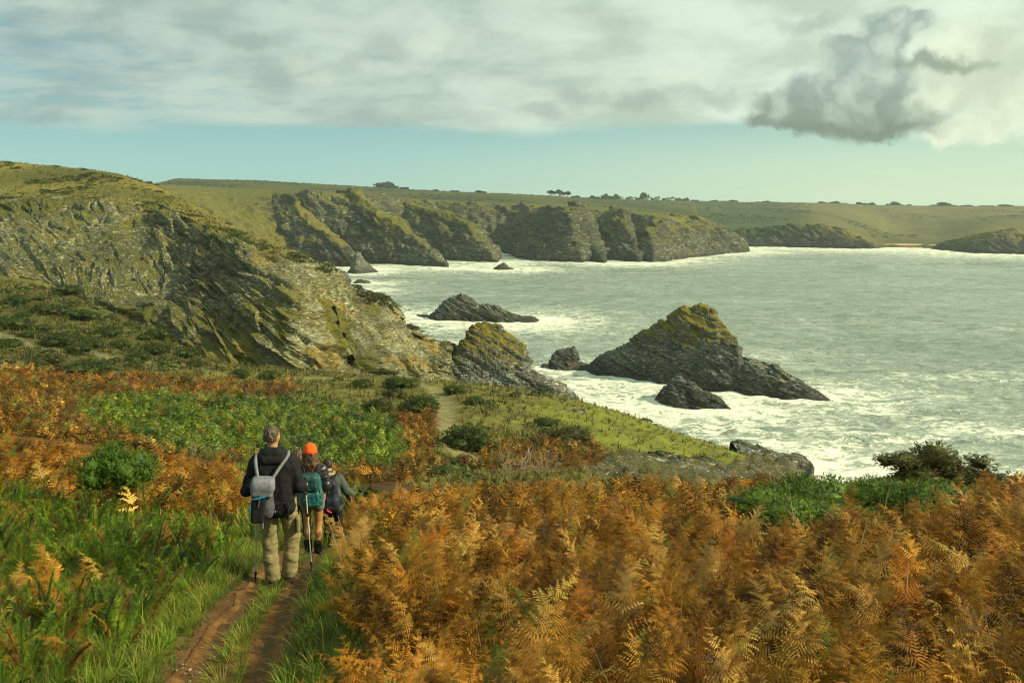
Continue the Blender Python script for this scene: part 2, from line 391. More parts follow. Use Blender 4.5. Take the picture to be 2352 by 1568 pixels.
def ground0(x, y):
    a = np.clip(x / np.maximum(y, 4.0), _af[0], _af[-1] - 1e-6)
    fa = (a - _af[0]) / (_af[1] - _af[0]); ia = np.clip(fa.astype(int), 0, len(_af) - 2); ta = fa - ia
    yy = np.clip(y, -6, 134.99); iy = np.clip(np.searchsorted(_Yf, yy) - 1, 0, len(_Yf) - 2); ty = (yy - _Yf[iy]) / (_Yf[iy + 1] - _Yf[iy])
    D = (_tab[ia, iy]*(1-ta) + _tab[ia+1, iy]*ta)*(1-ty) + (_tab[ia, iy+1]*(1-ta) + _tab[ia+1, iy+1]*ta)*ty
    return ZC - D
def hit(px, py, f=ground0, y0=2.0, y1=130.0):
    """where the sight line through a grid point first meets the ground"""
    a, s = ray(px, py); Y = np.geomspace(y0, y1, 1500)
    below = ZC + s * Y < f(a * Y, Y)
    k = int(np.argmax(below)) if below.any() else len(Y) - 1
    return np.array([a * Y[k], Y[k], f(np.array([a * Y[k]]), np.array([Y[k]]))[0]])

# the worn path: near ruts, then the thin track across the saddle
_pc = [hit(px, py)[:2] for px, py in [(500, 1560), (528, 1500), (560, 1440), (600, 1380), (640, 1325), (690, 1285), (718, 1258)]]
_pc = [(_pc[0][0] - (_pc[1][0]-_pc[0][0])*9, -2.0), (_pc[0][0] - .16, 3.2)] + _pc + [(_pc[-1][0] + .35, 12.4), (_pc[-1][0] + .7, 13.6), (_pc[-1][0] + 1.0, 15.5)]
PATH = np.array([pchip(np.array([p[1] for p in _pc]), np.array(_pc), np.array([t]))[0] for t in np.linspace(-2, 15.5, 90)])
TRACK = np.array([hit(px, py)[:2] for px, py in [(1075, 1050), (1045, 1010), (1030, 975), (1026, 945), (1022, 915), (1000, 893), (960, 882), (900, 875), (800, 869), (700, 869), (600, 872), (540, 866), (480, 853), (440, 840), (380, 834), (320, 832), (270, 826), (200, 806), (120, 798), (60, 788), (0, 770)]])
def pathdist(x, y):
    d = np.full(np.shape(x), 99.0); s = (y < 17)
    d[s] = polydist(x[s], y[s], PATH); return d
def trackdist(x, y):
    d = np.full(np.shape(x), 99.0); s = (y > 20)
    d[s] = polydist(x[s], y[s], TRACK); return d
def ground(x, y):
    x = np.atleast_1d(np.asarray(x, float)); y = np.atleast_1d(np.asarray(y, float))
    z = ground0(x, y)
    amp = .03 + .35 * sstep(8, 60, y)
    z = z + amp * fbm(p3(x * .22, y * .22, 3.0), 3) + .035 * fbm(p3(x * 1.7, y * 1.7, 7.0), 3) * (1 + 2 * sstep(15, 50, y))
    z = z + .16 * sstep(0, .4, fbm(p3(x * .8, y * .8, 4.), 3)) * sstep(.9, 1.8, pathdist(x, y)) * (y < 20)
    d = pathdist(x, y); z = z - .10 * sstep(.75, .15, d)
    d = trackdist(x, y); z = z - .12 * sstep(1.0, .3, d)
    return z
def gp(px, py): return hit(px, py, ground)

# ground cover, drawn as outlines on the photograph's grid
ZONES = [
 ("rust",  [(-600, 775), (60, 800), (190, 838), (350, 864), (560, 876), (700, 884), (660, 915), (300, 912), (180, 960), (250, 1010), (330, 1040), (560, 1060), (560, 1150), (520, 1200), (300, 1210), (100, 1160), (-600, 1120)]),
 ("bracken", [(150, 938), (350, 905), (600, 912), (800, 930), (900, 962), (945, 1010), (905, 1075), (760, 1080), (600, 1050), (400, 1035), (230, 985)]),
 ("heath", [(-600, 640), (120, 660), (250, 700), (350, 760), (470, 800), (520, 850), (250, 860), (-600, 820)]),
 ("rust",  [(900, 960), (1010, 930), (1015, 1000), (960, 1075), (900, 1090), (940, 1020)]),
 ("rust",  [(740, 1090), (900, 1085), (960, 1040), (1000, 1060), (1060, 1080), (1420, 1080), (1380, 1020), (1260, 1010), (1180, 1010), (1060, 1060), (900, 1120), (740, 1120)]),
 ("turf",  [(1225, 925), (1290, 925), (1400, 928), (1500, 975), (1650, 1005), (1790, 1050), (1740, 1075), (1640, 1070), (1520, 1052), (1400, 1025), (1290, 990), (1230, 960)]),
 ("rock",  [(1400, 1050), (1530, 1062), (1680, 1078), (1750, 1040), (1900, 1080), (1900, 1130), (1460, 1120), (1340, 1075)]),
 ("fern",  [(850, 1110), (790, 1200), (800, 1300), (760, 1400), (770, 1490), (830, 1568), (760, 2600), (5000, 2600), (5000, 1040), (1900, 1075), (1420, 1090), (1000, 1085)]),
 ("gorse", [(-900, 1180), (60, 1150), (180, 1210), (420, 1240), (560, 1260), (470, 1420), (420, 1568), (300, 2600), (-900, 2600)]),
]
ZC_ = {"grass": (.135, .125, .022), "rust": (.13, .06, .014), "bracken": (.055, .075, .012), "heath": (.085, .085, .018), "turf": (.155, .165, .018),
       "rock": (.12, .115, .03), "fern": (.075, .042, .014), "gorse": (.075, .085, .012)}
ZID = {k: i for i, k in enumerate(ZC_)}
def zone(x, y, z, jit=1.0):
    px, py = proj(x, y, z)
    w = np.clip(60 * np.sqrt(10 / np.maximum(y, 3)), 14, 60) * jit
    px = px + w * fbm(p3(x * .45, y * .45, 1.0), 3) * 2; py = py + .5 * w * fbm(p3(x * .45, y * .45, 9.0), 3) * 1.4
    id = np.zeros(np.shape(x), int)
    for nm, poly in ZONES:
        s = inpoly(px, py, poly)
        if nm in ("fern", "gorse"): s &= y < 26
        id[s] = ZID[nm]
    return id

G_NC, G_NR = 430, 540
_ga = np.linspace(-1.0, 1.0, G_NC); _gY = np.geomspace(1.0, 128, G_NR) - 3.0
gx = _ga[None] * (_gY[:, None] + 3); gy = np.broadcast_to(_gY[:, None], gx.shape)
gz = ground(gx.ravel(), gy.ravel()).reshape(gx.shape)
zid = zone(gx.ravel(), gy.ravel(), gz.ravel()).reshape(gx.shape)
zcol = np.array(list(ZC_.values()))[zid] * np.clip(1 + .8 * fbm(p3(gx * .3, gy * .3, 15.), 4), .4, 1.8)[..., None]
rockm = np.where(zid == ZID["rock"], .60, .0) + .25 * (zid == ZID["rock"]) * fbm(p3(gx * .3, gy * .3, 2.), 3)
P = np.stack([gx, gy, gz], -1); Nn = grid_normals(P); nz = np.abs(Nn[..., 2])
rockm = np.maximum(rockm, sstep(.78, .55, nz) * sstep(20, 30, gy))
rockm = np.maximum(rockm, .30 * sstep(.1, .5, fbm(p3(gx * .12, gy * .12, 5.0), 3)) * (gy > 40) * (zid != ZID["bracken"]) * (zid != ZID["turf"]))
# outcrops break the surface where rock shows
rk = rockm * sstep(25, 40, gy)
P = P + Nn * (rk * (.55 * fbm(p3(gx * .35, gy * .35, gz * .9), 4, .6, True) + .7 * facets(p3(gx * .5, gy * .5, gz * 1.3)) + .3 * facets(p3(gx * 1.3, gy * 1.3, gz * 3.), 4)))[..., None] * np.sign(Nn[..., 2:3])
dp = pathdist(gx.ravel(), gy.ravel()).reshape(gx.shape)
pathw = sstep(.62, .40, dp + .12 * fbm(p3(gx * 2.2, gy * 2.2), 3))
zcol = zcol * (1 - pathw[..., None]) + np.array((.115, .060, .018)) * pathw[..., None]
dtk = trackdist(gx.ravel(), gy.ravel()).reshape(gx.shape); tw = .75 * sstep(.95, .35, dtk + .5 * fbm(p3(gx * .8, gy * .8), 3)) * .8
zcol = zcol * (1 - tw[..., None]) + np.array((.26, .23, .11)) * tw[..., None]
M_GROUND = land_mat("ground_cover", .9, .8, .6, sea_band=True, gvar=.55, rbase=((.03, .03, .014), (.13, .12, .055), (.40, .36, .21)))
o = obj("ground", P.reshape(-1, 3), gridfaces(G_NR, G_NC)[:, ::-1] * 1, M_GROUND, smooth=True, cols=zcol.reshape(-1, 3),
        attrs=dict(rock=rockm.ravel(), tone=np.ones(gx.size), lichen=(.22 * (gy > 40) * np.ones_like(gx)).ravel()))
tag(o, kind="structure")

# the trodden dirt path itself: a strip with two ruts, laid just over the hollow it has worn
t = np.gradient(PATH, axis=0); t /= np.linalg.norm(t, axis=1)[:, None]; nrm = np.stack([t[:, 1], -t[:, 0]], -1)
PI_ = np.concatenate([PATH[:1], *[PATH[i] + (PATH[i+1] - PATH[i]) * np.linspace(0, 1, 5)[1:, None] for i in range(len(PATH)-1)]])
ni = np.concatenate([nrm[:1], *[nrm[i] + (nrm[i+1] - nrm[i]) * np.linspace(0, 1, 5)[1:, None] for i in range(len(PATH)-1)]])
off = np.linspace(-1, 1, 41)
hwid = (.40 + .10 * sstep(7, 3, PI_[:, 1]) - .10 * sstep(8, 11, PI_[:, 1]))[:, None] * (1 + .22 * perlin(p3(PI_[:, 1:2] * 1.3, off[None] * 0 + np.sign(off)[None] * 4, 0.)))
xy = PI_[:, None] + ni[:, None] * (off[None] * hwid)[..., None]
pz = ground(xy[..., 0].ravel(), xy[..., 1].ravel()).reshape(xy.shape[:2])
rut = -.035 * np.exp(-((np.abs(off) - .55) / .25)**2)[None] + .02 * fbm(p3(xy[..., 0] * 6, xy[..., 1] * 6), 4, .6) + .012 * fbm(p3(xy[..., 0] * 22, xy[..., 1] * 22), 3)
pz = pz + .03 + rut - .07 * sstep(.8, 1.0, np.abs(off))[None]
m, n = material("path_dirt"); p = n.pos()
k = n.noise(p, 5, 6, .65); k2 = n.noise(p, 45, 4, .7)
c = n.mix(n.step(k, .35, .68), (.095, .044, .010), (.20, .098, .024)); c = n.mix(n.step(k2, .62, .72), c, (.30, .24, .14))
n.out(n.bsdf(c, .9, n.bump(n.m('ADD', k, n.m('MULTIPLY', k2, .4)), .7, .03), Specular_IOR_Level=.2))
PATH_V = np.concatenate([xy, pz[..., None]], -1)
tag(obj("path", PATH_V.reshape(-1, 3), gridfaces(*pz.shape)[:, ::-1], m, smooth=True), kind="structure")

# ------------------------------------------------------------------ the rocky headland across the saddle
hp = np.array([-420, -150, 0, 100, 200, 260, 340, 400, 450, 530, 600, 670, 720, 760, 800, 870, 950, 1000, 1036, 1052], float)
hb = np.array([640, 641, 643, 653, 690, 708, 728, 757, 780, 846, 853, 856, 856, 856, 857, 863, 869, 873, 876, 880], float)
hbY = np.array([108, 107, 105, 103, 98, 95, 92, 90, 88, 84, 83, 83, 84, 86, 89, 96, 106, 114, 121, 125], float)
he = np.array([475, 470, 468, 465, 461, 459, 488, 500, 514, 548, 588, 614, 640, 655, 690, 722, 770, 795, 818, 862], float)
heY = np.array([132, 131, 130, 130, 129, 128, 124, 119, 114, 104, 98, 97, 98, 100, 103, 108, 116, 121, 125, 127], float)
hs = np.array([352, 363, 371, 380, 390, 398, 421, 450, 473, 518, 560, 593, 634, 648, 682, 714, 763, 789, 810, 856], float)
hsY = np.array([190, 182, 176, 172, 168, 164, 156, 146, 136, 119, 108, 103, 101, 103, 106, 111, 118, 123, 127, 128.5], float)
# how far the face bows away from the straight line between foot and edge (recess to the left of the rib)
bow = np.array([0, 0, 0, .3, .6, 1, 1.8, 2.2, 1.5, 0, -2, -2.5, -2, -1, -1, -1.5, -1, -.5, 0, 0], float)
rows = [pt(hp, hb + 70, hbY - 2), pt(hp, hb, hbY)]
for f in (.22, .42, .62, .82):
    rows.append(pt(hp, hb + (he - hb) * f, hbY + (heY - hbY) * f**1.25 + bow * math.sin(math.pi * f)))
rows += [pt(hp, he, heY), pt(hp, he + (hs - he) * .5, heY + (hsY - heY) * .5 - 1), pt(hp, hs, hsY)]
b1 = rows[-1].copy(); b1[:, 1] += 10; b1[:, 2] -= 4; b2 = rows[-1].copy(); b2[:, 1] += 45; b2[:, 2] = np.maximum(b2[:, 2] - 32, -4); b2[:, 2] = np.where(hp < 300, rows[-1][:, 2] - 16, b2[:, 2])
b3 = b2.copy(); b3[:, 1] += 60; b3[:, 2] = np.where(hp < 300, b3[:, 2] - 22, -4)
rows += [b1, b2, b3]
CT = np.stack(rows)                                            # rows x cols x 3
rv = np.array([0, .07, .20, .31, .42, .53, .63, .73, .83, .87, .95, 1.0])
H_NC, H_NR = 760, 330
cc = np.linspace(hp[0], hp[-1], H_NC)
tmp = np.stack([pchip(hp, CT[i], cc) for i in range(len(rows))])
vv = np.interp(np.linspace(0, 1, H_NR), [0, .06, .70, .88, 1], [0, .06, .66, .84, 1])
HP = np.stack([pchip(rv, tmp[:, j], vv) for j in range(H_NC)], 1)
Nn = grid_normals(HP); Nn *= np.sign(-Nn[..., 1:2] + .3 * Nn[..., 2:3])
V2 = np.broadcast_to(vv[:, None], HP.shape[:2]); PX2 = np.broadcast_to(cc[None], HP.shape[:2])
rocky = sstep(.66, .60, V2 + .05 * fbm(p3(HP[..., 0] * .12, HP[..., 2] * .12, 2.), 4))
rocky = np.maximum(rocky, sstep(560, 690, PX2 + 60 * fbm(p3(HP[..., 0] * .15, HP[..., 2] * .15, 4.), 3)) * sstep(.9, .84, V2))
# bedding planes dip to the right: ridged noise stretched along them
def strata(p, k=1.0):
    x, y, z = p[..., 0], p[..., 1], p[..., 2]
    u = x * .82 - z * .42 + y * .25; w = x * .50 + z * .84 + y * .12; v = y
    return p3(u * .09 * k, v * .09 * k, w * .42 * k)
def crags(p, k=1.0, fine=1.0):
    wp = p + 2.5 / k * np.stack([fbm(p * .06 * k + o, 2) for o in (0, 31, 57)], -1)
    sp_ = strata(wp, 1.0)
    return (1.6 * fbm(p * .075 * k, 3, .5, True) + .55 * fbm(strata(wp, k), 5, .6, True) + .9 * facets(sp_ * (2.2 * k)) + .5 * facets(sp_ * (5.2 * k), 5)
            + fine * (.22 * facets(sp_ * (12.0 * k), 9) + .2 * fbm(strata(wp, 4 * k), 3, .65, True)))
ck = polydist(PX2, HP[..., 2] * 0 + proj(HP[..., 0], HP[..., 1], HP[..., 2])[1], [(752, 720), (775, 790), (790, 820), (803, 862)])
amp = rocky * sstep(0, .05, V2) * sstep(.9, .8, V2)
HP2 = HP + Nn * (amp * (.6 + .4 * sstep(260, 420, PX2)) * (crags(HP, .72, .5) * .9 - .18) + (1 - rocky) * .35 * fbm(HP * .3, 4))[..., None]
HP2[..., 1] += 2.0 * sstep(7, 2, ck) * sstep(.05, .1, V2)
n3 = grid_normals(HP2); up = np.abs(n3[..., 2])
rk = rocky * .95
nn = fbm(HP * .10 + 5, 4)
rk = rk - .50 * sstep(.62, .88, up) * rocky - .22 * sstep(.15, .5, nn) * rocky - .38 * sstep(.0, .32, fbm(HP * np.array([.05, .05, .09]) + 21, 4)) * rocky - .04 * rocky * sstep(420, 300, PX2)
# mossy gully and grassy ledges seen on the photograph, rust and olive grass at the foot
ppx, ppy = proj(HP2[..., 0], HP2[..., 1], HP2[..., 2])
jx = ppx + 22 * fbm(HP * .3, 3); jy = ppy + 22 * fbm(HP * .3 + 9, 3)
for poly in ([(730, 690), (760, 690), (800, 760), (815, 800), (785, 800), (745, 740)], [(470, 790), (560, 770), (600, 830), (560, 850), (480, 850)], [(255, 710), (340, 695), (352, 735), (290, 720)], [(640, 720), (670, 720), (650, 800), (630, 800)]):
    rk = np.where(inpoly(jx, jy, poly), rk - .7, rk)
lich = np.zeros_like(rk) + .05
for poly in ([(700, 800), (760, 780), (790, 830), (770, 850), (720, 845)], [(940, 755), (1000, 785), (1030, 815), (1000, 815), (950, 780)], [(840, 690), (880, 715), (860, 725), (835, 705)], [(580, 575), (640, 590), (625, 610), (585, 600)], [(750, 690), (800, 700), (830, 730), (780, 720)], [(880, 810), (1000, 830), (990, 850), (880, 835)]):
    lich = np.where(inpoly(jx, jy, poly), .62, lich)
gcol = np.where((V2 > .6)[..., None], np.array((.15, .135, .026)), np.array((.125, .118, .022)))
gg = fbm(HP * .05 + 2, 4)[..., None]; gcol = gcol + np.clip(gg, 0, 1) * np.array((.20, .15, .03)) - np.clip(-gg, 0, 1) * np.array((.16, .11, .02))
gcol = np.clip(gcol, .012, .5)
# limestone-pale slabs along the upper edge
rk = np.maximum(rk, .62 * sstep(.03, .0, np.abs(V2 - .66 - .03 * fbm(p3(PX2 * .01, V2 * 0, 0.), 3))) * sstep(.0, .3, fbm(HP * .12 + 3, 3) + .15) * (PX2 < 560))
V2H, rkH = V2, rk
M_HEAD = land_mat("headland_rock", 1.5, 1.2, .75, fleck=2.0, rbase=((.045, .045, .025), (.165, .163, .09), (.48, .46, .31)))
tag(obj("headland", HP2.reshape(-1, 3), gridfaces(H_NR, H_NC), M_HEAD, smooth=False, cols=gcol.reshape(-1, 3), attrs=dict(rock=rk.ravel(), tone=(1.05 + .9 * fbm(HP * .09 + 30, 4)).ravel(), lichen=lich.ravel())), kind="structure")

# ------------------------------------------------------------------ far cliffs: a coast with coves and spurs, height grows from the shoreline
_cp = [(-900, 640), (250, 648), (560, 640), (640, 624), (690, 608), (725, 602), (790, 601), (850, 600), (930, 596), (1000, 586), (1030, 579), (1150, 578), (1180, 584), (1205, 594), (1240, 599), (1300, 602), (1350, 603), (1406, 596), (1420, 583), (1436, 584), (1460, 599), (1500, 604), (1540, 601), (1580, 594), (1660, 586), (1722, 578), (1727, 574), (1700, 568), (1600, 563)]
# spurs run down from the plateau to the sea: crest as (px, py, metres ahead), then the fall to either side
SPURS = [([(690, 470, 520), (740, 520, 488), (775, 545, 470), (822, 588, 451), (868, 622, 436)], 1.25, 1.0),
         ([(800, 436, 560), (834, 447, 530), (898, 498, 500), (979, 558, 470), (1037, 612, 446)], 1.05, 1.25),
         ([(940, 470, 585), (965, 477, 568), (1039, 491, 538), (1085, 516, 518), (1117, 556, 498), (1143, 602, 480)], 1.15, 1.3),
         ([(1325, 470, 590), (1338, 474, 560), (1352, 520, 524), (1374, 570, 500), (1403, 605, 478)], 1.3, 1.9),
         ([(1425, 480, 585), (1442, 498, 552), (1456, 548, 515), (1474, 602, 482)], 2.0, 1.0),
         ([(1560, 488, 610), (1608, 504, 600), (1676, 545, 598), (1728, 577, 604)], .9, 1.2)]
COAST = np.array([sea_pt(*c) for c in _cp])
LANDP = np.concatenate([COAST, [[520, 2400], [-3000, 2400], [-3000, 300]]])
F_NC, F_NR = 900, 360
fa = np.linspace(-.82, .36, F_NC); fY = np.concatenate([np.linspace(350, 640, 250), np.geomspace(642, 1900, 110)])
fx = fa[None] * fY[:, None]; fy = np.broadcast_to(fY[:, None], fx.shape).copy()
wx = 5 * fbm(p3(fx * .02, fy * .02, 1.), 4, .55, True); wy = 5 * fbm(p3(fx * .02, fy * .02, 8.), 4, .55, True)
qx, qy = (fx + wx).ravel(), (fy + wy).ravel()
dist = polydist(qx, qy, COAST); ins = inpoly(qx, qy, LANDP); dist = np.where(ins, dist, -dist).reshape(fx.shape)
fpx = CX + FPX * fa / 1.01
Hm = np.interp(fpx, [-300, 300, 600, 830, 1000, 1340, 1500, 1600, 1727, 1800], [50, 48, 45, 41.5, 38.5, 33, 28.5, 23.5, 13, 13])[None] + np.zeros_like(fx)
wid = np.interp(fpx, [300, 560, 640, 720, 1000, 1330, 1450, 1600, 1727], [64, 58, 50, 26, 20, 19, 20, 20, 16])[None]
dd = np.maximum(dist, 0)
hh = Hm * (1 - np.maximum(0, 1 - dd / (wid * 1.75))**1.7) + .018 * np.maximum(dd - 60, 0) * sstep(1500, 900, fpx)[None]
plate = np.interp(fpx, [-300, 320, 430, 620, 860, 1000, 1250, 1340, 1420, 1500, 1600], [452, 436, 410, 415, 430, 438, 449, 455, 462, 466, 472])
sky_h = ZC + ray(fpx, plate)[1][None] * fy                       # keeps the plateau on its skyline
spur = np.full(fx.shape, -9.0); crest = np.full(fx.shape, 99.0); in2 = np.zeros(fx.shape); g012 = np.zeros(fx.shape)
rgh = 3.5 * fbm(p3(fx * .045, fy * .045, 3.), 4, .6, True)
for k_, (L_, kl, kr) in enumerate(SPURS):
    Q_ = np.array([pt(*q) for q in L_]); bestd = np.full(fx.shape, 1e9); hz = np.zeros(fx.shape); sd_ = np.zeros(fx.shape)
    for A_, B_ in zip(Q_[:-1], Q_[1:]):
        e_ = B_ - A_; ux, uy = fx + wx - A_[0], fy + wy - A_[1]; l2 = e_[0]**2 + e_[1]**2; t_ = np.clip((ux * e_[0] + uy * e_[1]) / l2, 0, 1)
        d_ = np.hypot(ux - t_ * e_[0], uy - t_ * e_[1]); b_ = d_ < bestd
        hz = np.where(b_, A_[2] + t_ * e_[2], hz); sd_ = np.where(b_, e_[0] * uy - e_[1] * ux, sd_); bestd = np.minimum(bestd, d_)
    h1 = hz + 1.0 - np.where(sd_ > 0, kl, kr) * bestd * (1 + .0 * bestd) + rgh * sstep(1, 12, bestd)
    crest = np.where(h1 > spur, np.where(h1 > 1, bestd, 99), crest); in2 = np.where(h1 > spur, k_ == 2, in2); g012 = np.where(h1 > spur, k_ < 3, g012); spur = np.maximum(spur, h1)
spur = np.minimum(spur, Hm + 2)
crest = np.where(spur > hh - .5, crest, 99.0); in2 = np.where(spur > hh, in2, 0)
kk_ = np.clip(.5 + .5 * (spur - hh) / 4.0, 0, 1); hh = np.where(dist > 0, hh, -4.0); kk_ = np.clip(.5 + .5 * (spur - hh) / 4.0, 0, 1)
hh = hh * (1 - kk_) + spur * kk_ + 4.0 * kk_ * (1 - kk_) * .6
land = hh > -.5
bk = sstep(560, 950, fy) * sstep(20, 120, dist)
hh = hh * (1 - bk) + np.maximum(np.minimum(sky_h, sky_h * sstep(2100, 1200, fy) + 5), 5) * bk
hh = np.where(fy > 560, np.minimum(hh, np.maximum(sky_h + .5, 12)), hh)
steep = np.clip(np.gradient(hh, axis=0) / np.gradient(fy, axis=0), -3, 3); steep = np.hypot(steep, np.gradient(hh, axis=1) / np.gradient(fx, axis=1))
FPt = np.stack([fx, fy, hh], -1)
cl = sstep(.28, .75, steep) * (hh > -2)
st_ = strata(FPt + 6 * np.stack([fbm(FPt * .02 + o_, 2) for o_ in (0, 31, 57)], -1))
cr = 1.5 * fbm(p3(fx * .05 + hh * .02, fy * .04, hh * .012), 5, .6, True) + .75 * facets(st_ * .55) + .40 * facets(st_ * 1.3, 3) + .35 * fbm(st_ * .8, 4, .6, True)
Nn = grid_normals(FPt); Nn *= np.sign(Nn[..., 2:3] + 1e-9)
FP2 = FPt + Nn * (cl * (2.9 * cr - .8) * sstep(-1, 5, hh))[..., None]
FP2[..., 2] += (1 - cl) * .8 * fbm(p3(fx * .03, fy * .03, 2.), 3) * sstep(20, 60, dd) * (fy < 700)
FP2[..., 2] = np.where(hh < -.5, np.maximum(FP2[..., 2], -6) - 1.0, FP2[..., 2])
n3 = grid_normals(FP2); up = np.abs(n3[..., 2])
rk = sstep(.88, .62, up + .30 * fbm(FPt * .035, 4)) * (fy < 760)
rk = np.maximum(rk, sstep(14, 7, FP2[..., 2] + 4 * fbm(FPt * .05, 3)) * (fy < 760))
val = sstep(35, -35, fpx[None] - (700 - 2.4 * hh))
rk = rk * (1 - .75 * val)
rk = rk - (.75 * g012 + .25) * sstep(7, 1.5, crest + 4 * fbm(FPt * .05, 3)) * sstep(12, 24, hh)
gg = fbm(p3(fx * .012, fy * .012, 0.), 4)[..., None]
gcol = np.array((.135, .125, .024)) + np.clip(gg, 0, 1) * np.array((.10, .07, .01)) - np.clip(-gg, 0, 1) * np.array((.11, .075, .012))
gd = sstep(600, 720, fy + 60 * fbm(p3(fx * .03, fy * .02, 5.), 3))[..., None]
gcol = gcol * (1 - gd) + gd * (np.array((.065, .072, .017)) + np.clip(gg, -.5, 1) * np.array((.10, .06, .008))); gcol = np.clip(gcol, .012, .5)
M_FAR = land_mat("far_cliff_rock", 4.5, 1.15, .8, fleck=1.1, rbase=((.016, .019, .014), (.082, .088, .056), (.34, .34, .24)), gvar=.45)
tag(obj("far_cliffs", FP2.reshape(-1, 3), gridfaces(F_NR, F_NC)[:, ::-1], M_FAR, smooth=False, cols=gcol.reshape(-1, 3), attrs=dict(rock=rk.ravel(), tone=np.clip(1.0 + 1.0 * fbm(FPt * .03 + 30, 4) + .35 * in2, .4, 2).ravel(), lichen=np.full(rk.size, .08))), kind="structure")  # in2 pales the third spur's rock, standing in for sunlight on its face

# ------------------------------------------------------------------ hills and dark bluffs beyond the bay, with the beach
kp = np.array([1330, 1480, 1620, 1720, 1790, 1860, 1920, 1970, 2008, 2045, 2080, 2120, 2150, 2190, 2240, 2300, 2352, 2450, 2600, 3000], float)
ksh = np.array([566, 566, 566, 567, 568, 570, 571, 572, 572, 570, 570, 571, 573, 577, 582, 584, 585, 586, 590, 596], float)   # shore
kcl = np.array([545, 543, 538, 534, 526, 522, 528, 548, 564, 560, 560, 561, 566, 558, 543, 537, 543, 545, 540, 540], float)   # bluff top / back of the beach
kcY = np.array([60, 55, 40, 38, 36, 34, 30, 22, 12, 26, 30, 24, 14, 20, 28, 36, 44, 50, 60, 70], float)
km = np.array([500, 498, 494, 490, 489, 490, 498, 514, 530, 535, 534, 532, 532, 526, 516, 508, 504, 502, 496, 492], float)
ks = np.array([458, 459.5, 463, 464, 466, 467, 468, 470, 471, 471.5, 472, 472.5, 473, 473, 474, 474, 475, 475, 474, 470], float)
kY = np.array([ZC / -ray(0, y)[1] for y in ksh])
rows = [pt(kp, ksh + 7, kY - 6), pt(kp, ksh, kY), pt(kp, ksh + (kcl - ksh) * .6, kY + kcY * .45), pt(kp, kcl, kY + kcY), pt(kp, kcl + (km - kcl) * .5, kY + kcY + 80), pt(kp, km, kY + kcY + 190), pt(kp, (km + ks) / 2 - 1, kY + 380), pt(kp, ks, kY + 640)]
b = rows[-1].copy(); b[:, 1] += 300; b[:, 2] -= 12; rows.append(b)
rows[0][:, 2] = -4
CT = np.stack(rows); rv = np.array([0, .08, .22, .36, .5, .64, .78, .94, 1])
K_NC, K_NR = 620, 240
cc = np.linspace(kp[0], kp[-1], K_NC); tmp = np.stack([pchip(kp, CT[i], cc) for i in range(len(rows))])
vv = np.linspace(0, 1, K_NR); KP = np.stack([pchip(rv, tmp[:, j], vv) for j in range(K_NC)], 1)
V2 = np.broadcast_to(vv[:, None], KP.shape[:2]); PX2 = np.broadcast_to(cc[None], KP.shape[:2])
beach = sstep(2000, 2014, PX2) * sstep(2156, 2140, PX2)
bl = sstep(.42, .34, V2 + .05 * fbm(KP * .02, 3)) * (1 - beach); Nn = grid_normals(KP); Nn *= np.sign(-Nn[..., 1:2] + .5 * Nn[..., 2:3])
KP2 = KP + Nn * (bl * sstep(0, .08, V2) * (2.4 * crags(KP * .4, 1.0, .3) - .6) + (1 - bl) * sstep(.36, .5, V2) * 6 * fbm(KP * np.array([.012, .006, .01]), 4, .5) * sstep(.97, .85, V2))[..., None]
gg = fbm(KP * np.array([.010, .005, .02]) + 3, 4)[..., None]
gcol = np.array((.108, .102, .025)) + np.clip(gg, 0, 1) * np.array((.09, .06, .012)) - np.clip(-gg, 0, 1) * np.array((.10, .055, .012))
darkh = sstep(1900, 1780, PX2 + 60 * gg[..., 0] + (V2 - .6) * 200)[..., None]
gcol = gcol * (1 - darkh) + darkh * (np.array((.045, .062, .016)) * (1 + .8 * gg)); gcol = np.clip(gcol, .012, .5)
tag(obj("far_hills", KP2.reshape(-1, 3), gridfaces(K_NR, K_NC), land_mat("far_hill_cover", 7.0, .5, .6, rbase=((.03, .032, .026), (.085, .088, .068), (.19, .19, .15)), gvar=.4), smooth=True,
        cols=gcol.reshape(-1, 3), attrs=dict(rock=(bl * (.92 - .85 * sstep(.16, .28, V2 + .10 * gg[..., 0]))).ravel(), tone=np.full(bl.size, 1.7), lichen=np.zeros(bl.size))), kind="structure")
bp = np.linspace(2000, 2156, 40); bY = np.array([ZC / -ray(0, np.interp(q, kp, ksh))[1] for q in bp])
rows = []
for f, dz, dy in ((0, -1.2, -9), (.15, .15, -2), (.5, 1.1, 10), (1, 2.6, 24), (1.2, 2.4, 34)):
    a = ray(bp, 570)[0]; Yb = bY + dy; rows.append(np.stack([a * Yb, Yb, np.full(40, dz) + .25 * perlin(p3(bp * .05, f * 3, 0.))], -1))
m, n = material("sand"); c = n.mix(n.noise(n.pos(), .3, 4), (.36, .22, .085), (.48, .31, .13)); n.out(n.bsdf(c, .9))
tag(obj("beach", np.concatenate(rows), gridfaces(5, 40), m, smooth=True), kind="structure")
